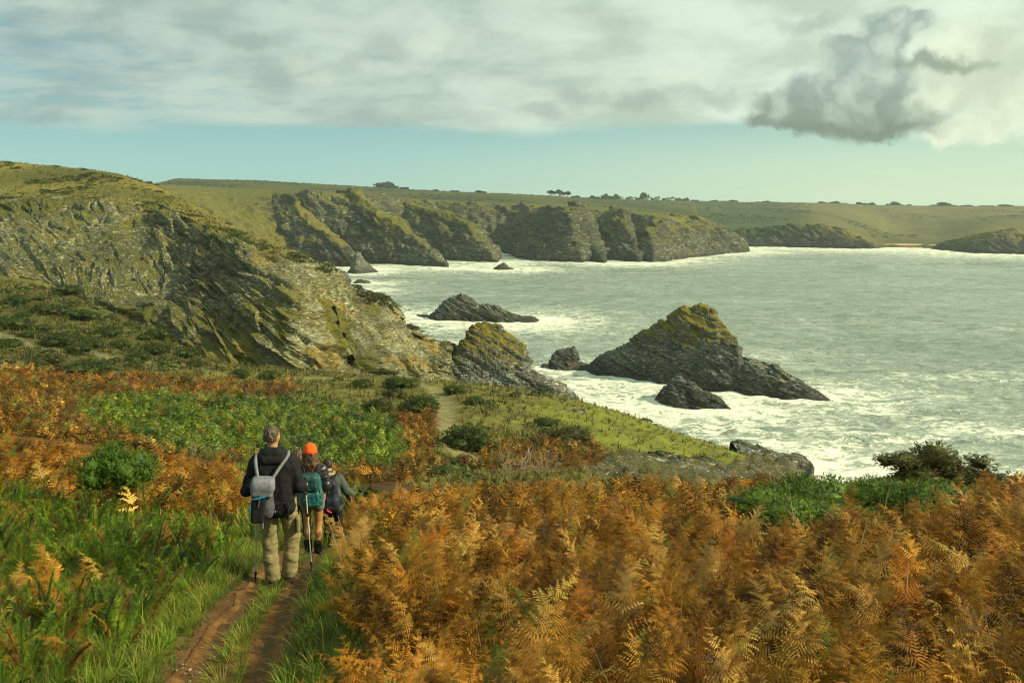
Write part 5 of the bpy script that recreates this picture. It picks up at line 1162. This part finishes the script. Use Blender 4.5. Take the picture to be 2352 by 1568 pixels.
def surfnet(f, lo, hi, h):
    ax = [np.arange(l - 2 * h, u + 2 * h, h) for l, u in zip(lo, hi)]
    G = np.stack(np.meshgrid(*ax, indexing='ij'), -1); D = f(G); s = D < 0
    n = np.array(D.shape) - 1; acc = np.zeros((*n, 3)); cnt = np.zeros(n)
    off = [(i, j, k) for i in (0, 1) for j in (0, 1) for k in (0, 1)]
    sl = lambda o: tuple(slice(o[d], o[d] + n[d]) for d in range(3))
    for a in off:
        for d in range(3):
            if a[d]: continue
            b = list(a); b[d] = 1
            da, db = D[sl(a)], D[sl(b)]; x = (da < 0) != (db < 0); t = np.where(x, da / np.where(x, da - db, 1), 0)
            pa = np.array(a, float)
            for e in range(3): acc[..., e] += np.where(x, pa[e] + (t if e == d else 0), 0)
            cnt += x
    act = cnt > 0; idx = np.full(n, -1); idx[act] = np.arange(act.sum())
    V = (np.argwhere(act) + acc[act] / cnt[act][:, None]) * h + np.array([a[0] for a in ax]); F = []
    for d in range(3):
        a = np.take(s, range(s.shape[d] - 1), d); b = np.take(s, range(1, s.shape[d]), d); e = np.argwhere(a != b)
        u, w = [q for q in range(3) if q != d]
        e = e[(e[:, u] > 0) & (e[:, w] > 0) & (e[:, u] < n[u]) & (e[:, w] < n[w])]
        if not len(e): continue
        q = []
        for du, dw in ((0, 0), (1, 0), (1, 1), (0, 1)):
            c = e.copy(); c[:, u] -= du; c[:, w] -= dw; q.append(idx[tuple(c.T)])
        q = np.stack(q, 1); fl = a[tuple(e.T)]; fl = fl if d != 1 else ~fl
        q[~fl] = q[~fl][:, ::-1]; F.append(q)
    return V, np.concatenate(F)
def blob(prims, k=.04, h=.014, amp=0.0, fr=9.0, sq=(1, 1, 1), post=None):
    lo = np.full(3, 9.); hi = np.full(3, -9.)
    for q in prims:
        P_ = [(q[0], q[2]), (q[1], q[3])] if not isinstance(q[0], str) else [(q[1], max(q[2]) if q[0] == 'e' else np.linalg.norm(q[2]))]
        for c, r_ in P_: lo = np.minimum(lo, np.array(c, float) - r_ * 1.15 - amp); hi = np.maximum(hi, np.array(c, float) + r_ * 1.15 + amp)
    f0 = field(prims, k)
    def f(p):
        d = f0(p)
        if amp: d = d + amp * (fbm(p * fr * np.array(sq), 3, .55, True) - .1)
        if post: d = post(p, d)
        return d
    return surfnet(f, lo, hi, h)
def cloth(name, col, rough=.85, spec=.2, var=.25): return simple_mat(name, col, rough, var, 28, .35, spec, .006)
M_SKIN = simple_mat("skin", (.42, .22, .115), .55, .12, 20, .08, .4); M_TAN = simple_mat("tanned_skin", (.40, .19, .075), .55, .14, 14, .08, .4)
M_EYE = simple_mat("eye", (.06, .05, .04), .3, .05, 5, 0)
M_SOLE = simple_mat("boot_sole", (.03, .027, .022), .9, .2)

def rot_head(yaw, pitch=0.0):
    c, s = math.cos(yaw), math.sin(yaw); A = np.array([[c, -s, 0], [s, c, 0], [0, 0, 1.]]); c, s = math.cos(pitch), math.sin(pitch)
    return A @ np.array([[1, 0, 0], [0, c, -s], [0, s, c]])
def head_prims(C, Rm, s=1.0):
    w = lambda x, y, z: C + s * (Rm @ np.array([x, y, z], float))
    T = Rm
    return [('e', w(0, -.012, .022), (.076 * s, .096 * s, .094 * s), T), ('e', w(0, .028, -.045), (.058 * s, .066 * s, .072 * s), T), (w(0, .058, -.088), w(0, .066, -.080), .024 * s, .022 * s),
            (w(0, .092, .012), w(0, .112, -.028), .009 * s, .014 * s), (w(-.035, .078, .028), w(.035, .078, .028), .016 * s, .016 * s),
            (w(-.022, .084, -.056), w(.022, .084, -.056), .011 * s, .011 * s),
            ('e', w(.078, -.008, -.010), (.011 * s, .022 * s, .034 * s), T), ('e', w(-.078, -.008, -.010), (.011 * s, .022 * s, .034 * s), T)], w
def hand_grip(H, E, axis, sgn):
    """palm and five fingers closed round a pole through H along axis; E is the elbow"""
    ax_ = axis / np.linalg.norm(axis); fo = E - H; fo = fo - ax_ * (fo @ ax_); fo /= np.linalg.norm(fo); sd = np.cross(ax_, fo) * sgn
    pr = [(H + fo * .030 + ax_ * .030, H + fo * .032 - ax_ * .030, .017, .016), (H + fo * .060 + ax_ * .005, H + fo * .034, .024, .022), (E * .12 + H * .88, H + fo * .05, .025, .023)]
    for i, (o_, ln) in enumerate(((.033, .92), (.012, 1.0), (-.010, .95), (-.031, .8))):
        pts = [H + ax_ * o_ + .023 * (math.cos(t) * fo + math.sin(t) * sd) for t in np.linspace(.15, .15 + 3.6 * ln, 4)]
        for a, b in zip(pts[:-1], pts[1:]): pr.append((a, b, .0095, .0085))
    tp = [H + fo * .040 + ax_ * .030, H + fo * .018 + ax_ * .046 - sd * .022, H - fo * .012 + ax_ * .052 - sd * .020]
    pr += [(tp[0], tp[1], .012, .010), (tp[1], tp[2], .010, .0085)]
    return pr
def hand_open(H, E):
    d = (H - E); d /= np.linalg.norm(d); s_ = np.cross(d, (0, 0, 1.)); s_ /= np.linalg.norm(s_); u = np.cross(s_, d)
    pr = [(E * .1 + H * .9, H + d * .02, .025, .024), (H + d * .02 - s_ * .02, H + d * .075 - s_ * .024, .017, .015), (H + d * .02 + s_ * .02, H + d * .075 + s_ * .024, .017, .015)]
    for o_, l in ((-.030, .066), (-.010, .078), (.010, .074), (.029, .058)):
        a = H + d * .075 + s_ * o_; b = a + d * l * .5 - u * .012; c = b + d * l * .38 - u * .028; pr += [(a, b, .009, .0085), (b, c, .0085, .0075)]
    a = H + d * .02 - s_ * .03; b = a + d * .035 - s_ * .022; pr += [(a, b, .012, .010), (b, b + d * .03 - u * .01, .010, .008)]
    return pr
def person(loc, yaw, label, J, legskin=None, skin=None, extra=None):
    """J: joints in the figure's own frame (x right, y ahead, z up, feet at 0)"""
    e = empty("person", loc, label, "person"); e.rotation_euler = (0, 0, yaw)
    A = {k: np.array(v, float) for k, v in J.items() if isinstance(v, (tuple, list)) and len(v) == 3}
    hp_, w = head_prims(A['head'], rot_head(*J.get('look', (0, 0))), J.get('hs', 1.0))
    ch, pe = A['chest'], A['hips']
    b = hp_ + [(A['head'] + (0, -.02, -.06), ch + (0, -.01, .16), .052, .058), (ch + (-.09, 0, .06), ch + (.09, 0, .06), .09, .09), (ch, pe, .115, .115), (pe + (-.07, 0, 0), pe + (.07, 0, 0), .10, .10)]
    for s in 'lr':
        b += [(A['sh' + s], A['el' + s], .047, .038), (A['el' + s], A['ha' + s], .038, .026), (A['hi' + s], A['kn' + s], .078, .052), (A['kn' + s], (A['kn' + s] * .62 + A['an' + s] * .38) + (0, -.015, 0), .050, .052),
              ((A['kn' + s] * .62 + A['an' + s] * .38) + (0, -.015, 0), A['an' + s], .052, .033), (A['an' + s] + (0, -.03, -.05), A['an' + s] + (0, .13, -.06), .034, .026)]
    V, F = blob(b, .028, .0125); bag = Bag(); bag.add(V, F)
    for s in 'lr':
        g = J.get('grip' + s); H = A['ha' + s]
        pr = hand_grip(H, A['el' + s], np.array(g, float), 1 if s == 'l' else -1) if g else hand_open(H, A['el' + s])
        V, F = blob(pr, .006, .0048); bag.add(V, F)
    bag.build("body", skin or M_SKIN, e, smooth=True)
    for x in (-.031, .031):
        V, F = blob([(w(x, .082, .012), w(x * 1.01, .083, .012), .012, .012)], .01, .005); obj("eye", V, F, M_EYE, e, smooth=True)
    return e, A, w
def boots(e, A, mat, h=.16):
    for s in 'lr':
        a = A['an' + s]; f = np.array((.02 if s == 'r' else -.02, .15, 0))
        V, F = blob([((a[0], a[1] - .005, h), (a[0], a[1] - .01, .06), .058, .056), ((a[0], a[1] - .03, .055), (a[0] + f[0], a[1] + .12, .045), .048, .043)], .03, .011, .004, 22, post=lambda p, d: np.maximum(d, .012 - p[..., 2]))
        bo = obj("boot", V, F, mat, e, smooth=True)
        V, F = blob([('b', (a[0] + f[0] * .5, a[1] + .035, .010), (.047, .145, .013), .012)], .01, .010); obj("sole", V, F, M_SOLE, bo)
def sleeve(A, s, r0=.072, r1=.058, r2=.045):
    m_ = A['el' + s] * .12 + A['ha' + s] * .88
    return [(A['sh' + s], A['el' + s], r0, r1), (A['el' + s], m_, r1, r2)]
def trousers(A, r=(.108, .085, .080, .085), cut=.06, shorts=None):
    pr = [(A['hips'] + (-.075, 0, .03), A['hips'] + (.075, 0, .03), .125, .125), (A['hips'] + (-.06, -.05, -.06), A['hips'] + (.06, -.05, -.06), .10, .10)]
    for s in 'lr':
        if shorts: pr.append((A['hi' + s], A['hi' + s] * (1 - shorts) + A['kn' + s] * shorts, r[0], r[0] * .95)); continue
        an = A['an' + s] + (0, 0, cut - .08); pr += [(A['hi' + s], A['kn' + s], r[0], r[1]), (A['kn' + s], A['kn' + s] * .5 + an * .5 + (0, -.012, 0), r[1], r[2]), (A['kn' + s] * .5 + an * .5 + (0, -.012, 0), an, r[2], r[3])]
    return pr
def strap(e, name, pts, mat, rad=.016):
    t_ = np.linspace(0, len(pts) - 1, 18); P_ = pchip(np.arange(len(pts)), np.array(pts, float), t_); V, F = tube(P_, rad, 6); return obj(name, V, F, mat, e, smooth=True)
def pole(base, yaw, top, tip, label, gripcol, bandcol):
    e = empty("trekking_pole", base, label, "trekking pole"); e.rotation_euler = (0, 0, yaw); top, tip = np.array(top, float), np.array(tip, float); L = lambda t: top + (tip - top) * t
    b = Bag(); b.add(*tube([L(.12), L(.55)], .0085, 8)); b.add(*tube([L(.5), L(.93)], .0065, 8)); b.add(*tube([L(.50), L(.56)], .0125, 8)); b.build("shaft", M_POLE, e, smooth=True)
    b = Bag(); b.add(*tube([L(-.02), L(0), L(.04), L(.13), L(.16)], [.010, .018, .015, .015, .010], 8)); b.build("grip", gripcol, e, smooth=True)
    b = Bag(); b.add(*tube([L(.36), L(.365), L(.395), L(.40)], [.006, .016, .016, .006], 8)); b.build("clamp", bandcol, e)
    b = Bag(); b.add(*tube([L(.90), L(.905), L(.935), L(1)], [.008, .014, .012, .005], 8)); b.build("tip", M_BLACK, e)
M_POLE = simple_mat("pole_metal", (.42, .41, .38), .35, .1, 20, 0, .5); M_BLACK = cloth("black_fabric", (.012, .012, .012), .75, .25); M_BLACKJ = cloth("black_jacket", (.010, .010, .011), .8, .2)
M_KHAKI = cloth("khaki_cotton", (.22, .185, .085), .9, .15); M_GREY = cloth("grey_nylon", (.075, .082, .095), .75, .25); M_LGREY = cloth("pale_grey_nylon", (.165, .172, .185), .7, .3)
M_BLUE = cloth("blue_trim", (.02, .16, .28), .6, .3); M_BOOT = cloth("brown_boot", (.12, .085, .05), .85); M_DBOOT = cloth("dark_boot", (.02, .018, .016), .85)
def hair_mat(name, a, b):
    m, n = material(name); p = n.mapv(n.add("TexCoord").outputs["Object"], (60, 60, 9)); k = n.noise(p, 1.0, 4, .6)
    n.out(n.bsdf(n.mix(n.step(k, .38, .66), a, b), .55, n.bump(k, .6, .01), Specular_IOR_Level=.35)); return m
M_GHAIR = hair_mat("grey_hair", (.035, .024, .013), (.145, .105, .058)); M_BHAIR = hair_mat("brown_hair", (.022, .012, .006), (.13, .065, .025)); M_DHAIR = hair_mat("dark_hair", (.012, .008, .005), (.05, .03, .015))
def hair_short(e, A, w, mat, Rm, s=1.0):
    def post(p, d):
        q = (p - A['head']) @ Rm; return np.maximum(d, np.maximum(q[..., 1] - .048 - .5 * (q[..., 2] - .05), -q[..., 2] - .075 - .25 * q[..., 1]))
    V, F = blob([('e', w(0, -.018, .026), (.089 * s, .107 * s, .106 * s), Rm), ('e', w(0, -.06, -.03), (.075 * s, .058 * s, .070 * s), Rm)], .03, .008, .013, 26, (1, 1, .55), post); return obj("hair", V, F, mat, e, smooth=True)

# the man in front
X0, Y0 = hit(641, 1322)[:2]; yawm = math.atan2(-X0, Y0) * .75
base = np.array((X0, Y0, ground(X0, Y0)[0] + .03))
J = dict(head=(.0, .03, 1.70), look=(-.42, -.12), chest=(.0, .0, 1.30), hips=(.03, -.01, .94), shl=(-.185, -.01, 1.42), shr=(.185, -.01, 1.42), ell=(-.285, -.03, 1.12), elr=(.275, -.06, 1.13), hal=(-.21, .25, 1.02), har=(.325, .17, 1.02),
         hil=(-.075, 0, .90), hir=(.125, 0, .90), knl=(-.085, .03, .49), knr=(.165, .07, .50), anl=(-.065, -.03, .09), anr=(.115, .03, .09), gripl=(.02, .08, 1), gripr=(-.02, -.02, 1))
man, A, w = person(base, yawm, "grey haired man in black jacket and khaki trousers walking down the path with two poles", J)
V, F = blob([(A['chest'] + (-.115, -.02, .07), A['chest'] + (.115, -.02, .07), .125, .125), (A['chest'] + (-.07, -.03, -.05), A['hips'] + (-.055, -.03, -.03), .135, .142), (A['chest'] + (.07, -.03, -.05), A['hips'] + (.055, -.03, -.03), .135, .142), (A['shl'] + (.04, 0, 0), A['shr'] - (.04, 0, 0), .095, .095),
              (A['chest'] + (-.05, -.07, .235), A['chest'] + (.05, -.07, .235), .07, .07), (A['chest'] + (-.05, .03, .24), A['chest'] + (.05, .03, .24), .06, .06)] + sleeve(A, 'l', .080, .070, .050) + sleeve(A, 'r', .080, .070, .050), .045, .0125, .014, 7, (1, 1, 1.2),
             post=lambda p, d: np.maximum(d, .80 - p[..., 2]))
jk = obj("jacket", V, F, M_BLACKJ, man, smooth=True)
V, F = blob([(A['chest'] + (-.10, -.075, .20), A['chest'] + (.10, -.075, .20), .06, .06), (A['chest'] + (-.08, -.11, .16), A['chest'] + (.08, -.11, .16), .05, .05), (A['chest'] + (-.10, .0, .23), A['chest'] + (.10, .0, .23), .05, .05)], .04, .012, .010, 10); obj("hood", V, F, M_BLACKJ, jk, smooth=True)
V, F = blob(trousers(A, (.112, .092, .088, .094), .055), .035, .012, .017, 6, (1, 1, 2.2), post=lambda p, d: np.maximum(d, .055 - p[..., 2])); tr = obj("trousers", V, F, M_KHAKI, man, smooth=True)
V, F = blob([('b', (.235, -.02, .68), (.022, .065, .09), .015)], .02, .009, .004, 20); obj("pocket", V, F, M_KHAKI, tr, smooth=True)
boots(man, A, M_BOOT); hair_short(man, A, w, M_GHAIR, rot_head(*J['look']))
# his rucksack hangs a little to the left
e = empty("backpack", base + (0, 0, 0), "light grey rucksack with black front and blue trim hanging on the man's back", "backpack"); e.rotation_euler = (0, 0, yawm)
tl = rot_head(0, 0); c, s = math.cos(.13), math.sin(.13); TL = np.array([[c, 0, s], [0, 1, 0], [-s, 0, c]])
pc = np.array((-.115, -.255, 1.07)); W_ = lambda x, y, z: pc + TL @ np.array((x, y, z))
V, F = blob([('b', W_(.0, .02, .02), (.115, .08, .19), .06, TL), ('b', W_(.01, .03, -.11), (.125, .08, .10), .07, TL)], .05, .011, .010, 9); obj("body", V, F, M_GREY, e, smooth=True)
V, F = blob([('b', W_(-.005, .0, .185), (.125, .10, .075), .055, TL), ('b', W_(-.01, -.065, .13), (.115, .035, .075), .03, TL)], .04, .010, .006, 12); fl_ = obj("lid", V, F, M_LGREY, e, smooth=True)
V, F = blob([('b', W_(-.03, -.075, -.08), (.075, .035, .155), .03, TL)], .04, .010, .007, 12); obj("front_panel", V, F, M_BLACK, e, smooth=True)
strap(e, "trim", [W_(-.105, -.09, .03), W_(-.04, -.112, .055), W_(.045, -.112, .085)], M_BLUE, .014); strap(e, "trim", [W_(-.105, -.085, .03), W_(-.11, -.09, -.09), W_(-.085, -.085, -.2)], M_BLUE, .008)
strap(e, "buckle_strap", [W_(-.02, -.10, .09), W_(-.025, -.116, .03), W_(-.03, -.115, -.04)], M_GREY, .009)
strap(e, "shoulder_strap", [W_(-.06, .02, .21), (-.175, -.13, 1.47), (-.165, -.02, 1.515), (-.15, .10, 1.46), (-.16, .155, 1.28), (-.20, .12, 1.08), W_(-.11, .08, -.16)], M_LGREY, .019)
strap(e, "shoulder_strap", [W_(.07, .02, .21), (.08, -.17, 1.40), (.165, -.10, 1.50), (.17, .0, 1.515), (.15, .11, 1.45), (.17, .155, 1.28), (.21, .08, 1.06), W_(.13, .08, -.16)], M_LGREY, .019)
strap(e, "hip_strap", [W_(.12, .04, -.14), (.13, -.185, 1.0), (.15, -.185, .96), (.14, -.18, .86), (.14, -.18, .78)], M_BLACK, .009)
strap(e, "hip_strap", [W_(-.09, .02, -.20), (-.13, -.20, .82), (-.135, -.18, .72)], M_LGREY, .013)
pole(base, yawm, A['hal'] + (0.004, .016, .09), (-.265, .06, .0), "trekking pole in the man's left hand", M_BLACK, M_BLUE)
pole(base, yawm, A['har'] + (-.002, -.002, .10), (.355, .21, .0), "trekking pole in the man's right hand", M_BLACK, M_BLACK)

# the woman in the orange hat
Y1 = 11.2; X1 = ray(722, 1258)[0] * Y1; y1 = math.atan2(-X1, Y1) * .8; base = np.array((X1, Y1, ground(X1, Y1)[0] + .03))
J = dict(head=(.0, .02, 1.52), look=(0, -.2), hs=.95, chest=(.0, -.02, 1.17), hips=(.0, -.02, .86), shl=(-.165, -.02, 1.29), shr=(.165, -.02, 1.29), ell=(-.235, -.06, 1.03), elr=(.215, -.06, 1.03), hal=(-.19, .17, .96), har=(.20, .16, .92),
         hil=(-.085, 0, .82), hir=(.085, 0, .82), knl=(-.085, .06, .45), knr=(.075, .02, .45), anl=(-.085, .05, .09), anr=(.055, -.04, .09))
wm, A, w = person(base, y1, "woman in bright orange beanie with long brown hair, grey shorts and bare tanned legs", J, skin=M_TAN)
M_SHINY = cloth("shiny_black_quilt", (.014, .014, .015), .35, .5); M_SHORT = cloth("grey_shorts", (.19, .165, .13), .9)
V, F = blob([(A['chest'] + (-.095, -.01, .07), A['chest'] + (.095, -.01, .07), .11, .11), (A['chest'] + (-.05, -.01, -.03), A['hips'] + (-.05, 0, .05), .13, .13), (A['chest'] + (.05, -.01, -.03), A['hips'] + (.05, 0, .05), .13, .13), (A['chest'] + (-.03, 0, .2), A['chest'] + (.03, 0, .2), .07, .07)] + sleeve(A, 'l', .078, .07, .05) + sleeve(A, 'r', .078, .07, .05), .04, .0125, .012, 9, (.6, .6, 2.6)); obj("jacket", V, F, M_SHINY, wm, smooth=True)
V, F = blob(trousers(A, (.098, 0, 0, 0), shorts=.28), .04, .012, .008, 9); obj("shorts", V, F, M_SHORT, wm, smooth=True); boots(wm, A, M_DBOOT, .17)
hpr = [('e', w(0, -.02, .01), (.088, .10, .105))]
for i in range(12):
    a_ = math.pi * (1.0 + (i + .5) / 12); x_, y_ = .085 * math.cos(a_), .085 * math.sin(a_) - .015
    hpr += [(A['head'] + (x_, y_, .02), A['head'] + (x_ * 1.35, y_ * 1.15 - .02, -.13), .030, .030), (A['head'] + (x_ * 1.35, y_ * 1.15 - .02, -.13), A['head'] + (x_ * 1.7, y_ * 1.2 - .03, -.27 - .05 * (i % 3)), .030, .014)]
V, F = blob(hpr, .018, .010, .016, 17, (1, 1, .45), post=lambda p, d: np.maximum(d, p[..., 1] - A['head'][1] - .04)); obj("hair", V, F, M_BHAIR, wm, smooth=True)
M_ORANGE = cloth("orange_knit", (.90, .105, .012), .85, .2, .1)
Rm = rot_head(0, -.2)
V, F = blob([('e', w(0, -.02, .055), (.100, .113, .115), Rm), ('e', w(0, -.02, .03), (.106, .118, .05), Rm)], .012, .009, .003, 30, (1, 1, .2), post=lambda p, d: np.maximum(d, -(((p - A['head']) @ Rm)[..., 2] - .004))); obj("beanie", V, F, M_ORANGE, wm, smooth=True)
M_TEAL = cloth("teal_nylon", (.012, .105, .10), .5, .4); M_DTEAL = cloth("dark_teal_nylon", (.010, .055, .055), .5, .4)
e = empty("backpack", base, "teal hiking backpack with a bulging lid on the woman in the orange beanie", "backpack"); e.rotation_euler = (0, 0, y1)
V, F = blob([('b', (.0, -.21, 1.08), (.15, .10, .20), .07), ('b', (.015, -.24, .93), (.155, .11, .13), .08)], .05, .011, .016, 9, (1, 1, .8)); obj("body", V, F, M_TEAL, e, smooth=True)
V, F = blob([('b', (-.02, -.25, 1.17), (.145, .115, .145), .08)], .04, .011, .016, 10, (1, 1, .8)); obj("lid", V, F, M_DTEAL, e, smooth=True)
V, F = blob([('b', (.015, -.34, .95), (.10, .035, .11), .03)], .04, .010, .010, 14); obj("pocket", V, F, M_TEAL, e, smooth=True)
for k in (-.06, .06): strap(e, "buckle_strap", [(k - .01, -.345, 1.22), (k, -.37, 1.10), (k + .01, -.36, .92)], M_BLACK, .006)
strap(e, "cord", [(.14, -.30, 1.09), (.165, -.31, 1.03), (.16, -.32, .96), (.135, -.33, 1.0), (.14, -.30, 1.09)], M_LGREY, .007)
strap(e, "cord", [(-.10, -.37, .95), (-.06, -.375, 1.0), (-.045, -.37, 1.03)], M_LGREY, .008)
for k in (-1, 1): strap(e, "shoulder_strap", [(k * .08, -.16, 1.28), (k * .11, -.08, 1.385), (k * .12, .02, 1.385), (k * .12, .12, 1.25), (k * .15, .10, 1.05), (k * .14, -.10, .92)], M_BLACK, .018)

# the third walker, half hidden by the bracken
M_SAGE = cloth("grey_green_jacket", (.06, .078, .06), .8); M_NAVY = cloth("navy_nylon", (.016, .020, .032), .6, .35); M_DARKT = cloth("dark_leggings", (.014, .014, .018), .85); M_RED = cloth("red_trim", (.45, .03, .03), .7); M_BEIGE = cloth("beige_scarf", (.36, .28, .17), .9)
a, s_ = ray(766, 1240); Y2 = 13.3; X2 = a * Y2; y2 = math.atan2(-X2, Y2) - .12; base = np.array((X2, Y2, ground(X2, Y2)[0] - .02))
def stooped(dx, lean, **k):
    J = dict(head=(dx, lean + .10, 1.46), look=(.1, -.35), hs=.95, chest=(dx * .5, lean * .55, 1.15), hips=(.0, -.03, .86), shl=(dx * .5 - .17, lean * .7, 1.27), shr=(dx * .5 + .17, lean * .7, 1.27), ell=(-.24 + dx * .4, lean * .5, 1.02), elr=(.29 + dx * .4, lean * .4, 1.03), hal=(-.20, .28, .92), har=(.27, .20, .90),
             hil=(-.085, -.02, .82), hir=(.085, -.02, .82), knl=(-.10, .10, .45), knr=(.10, .03, .45), anl=(-.11, .02, .09), anr=(.10, -.06, .09)); J.update(k); return J
J = stooped(-.08, .20); p3_, A, w = person(base, y2, "walker in a grey green jacket carrying a navy backpack, partly hidden by bracken", J)
def coat(A, amp=.012): return blob([(A['chest'] + (-.095, -.01, .07), A['chest'] + (.095, -.01, .07), .11, .11), (A['chest'] + (-.05, -.01, -.03), A['hips'] + (-.055, 0, -.04), .135, .145), (A['chest'] + (.05, -.01, -.03), A['hips'] + (.055, 0, -.04), .135, .145), (A['chest'] + (-.03, 0, .2), A['chest'] + (.03, 0, .2), .07, .07)] + sleeve(A, 'l', .08, .07, .052) + sleeve(A, 'r', .08, .07, .052), .04, .0135, amp, 8)
V, F = coat(A); obj("jacket", V, F, M_SAGE, p3_, smooth=True)
V, F = blob(trousers(A, (.10, .07, .062, .058), .06), .035, .013, .008, 9); obj("trousers", V, F, M_DARKT, p3_, smooth=True); boots(p3_, A, M_DBOOT)
hd = hair_short(p3_, A, w, M_DHAIR, rot_head(*J['look']), 1.0)
V, F = blob([(A['chest'] + (-.06, -.05, .20), A['chest'] + (.06, -.05, .20), .045, .045), (A['chest'] + (-.06, .05, .20), A['chest'] + (.06, .05, .20), .045, .045)], .04, .012, .008, 14); obj("scarf", V, F, M_BEIGE, p3_, smooth=True)
e = empty("backpack", base, "navy backpack with pink top strap on the walker beside the bracken", "backpack"); e.rotation_euler = (0, 0, y2)
V, F = blob([('b', (-.02, -.16, 1.06), (.15, .12, .24), .08), ('b', (.0, -.19, .92), (.155, .11, .13), .08)], .05, .012, .012, 9); obj("body", V, F, M_NAVY, e, smooth=True)
V, F = blob([('b', (-.03, -.17, 1.26), (.14, .12, .07), .05)], .04, .011, .008, 12); obj("lid", V, F, M_NAVY, e, smooth=True)
strap(e, "handle", [(-.10, -.275, 1.27), (-.03, -.305, 1.25), (.05, -.285, 1.28)], M_RED, .008); strap(e, "trim", [(-.06, -.31, .86), (-.02, -.315, .82), (.02, -.31, .80)], M_RED, .02)
for k in (-1, 1): strap(e, "shoulder_strap", [(k * .08 - .03, -.10, 1.30), (k * .11 - .03, .02, 1.37), (k * .12 - .03, .10, 1.36), (k * .12 - .02, .18, 1.22), (k * .15, .12, 1.02), (k * .14, -.06, .92)], M_BLACK, .018)

# a fourth, whose hair shows between the man and the woman
Y3 = 12.5; X3 = ray(692, 1250)[0] * Y3; y3 = math.atan2(-X3, Y3); base = np.array((X3, Y3, ground(X3, Y3)[0] - .02))
J = stooped(.0, .04); J['head'] = (0, .08, 1.53); p4, A, w = person(base, y3, "brown haired walker mostly hidden between the man and the woman in the beanie", J)
V, F = coat(A); obj("jacket", V, F, M_DARKT, p4, smooth=True); V, F = blob(trousers(A, (.10, .07, .062, .058), .06), .035, .013, .008, 9); obj("trousers", V, F, M_DARKT, p4, smooth=True); boots(p4, A, M_DBOOT)
hpr = [('e', w(0, -.018, .022), (.096, .11, .112))] + [(A['head'] + (x_, -.07, -.02), A['head'] + (x_ * 1.2, -.09, -.22), .04, .03) for x_ in (-.06, -.02, .02, .06)]
V, F = blob(hpr, .02, .010, .014, 17, (1, 1, .45), post=lambda p, d: np.maximum(d, p[..., 1] - A['head'][1] - .03)); obj("hair", V, F, M_BHAIR, p4, smooth=True)
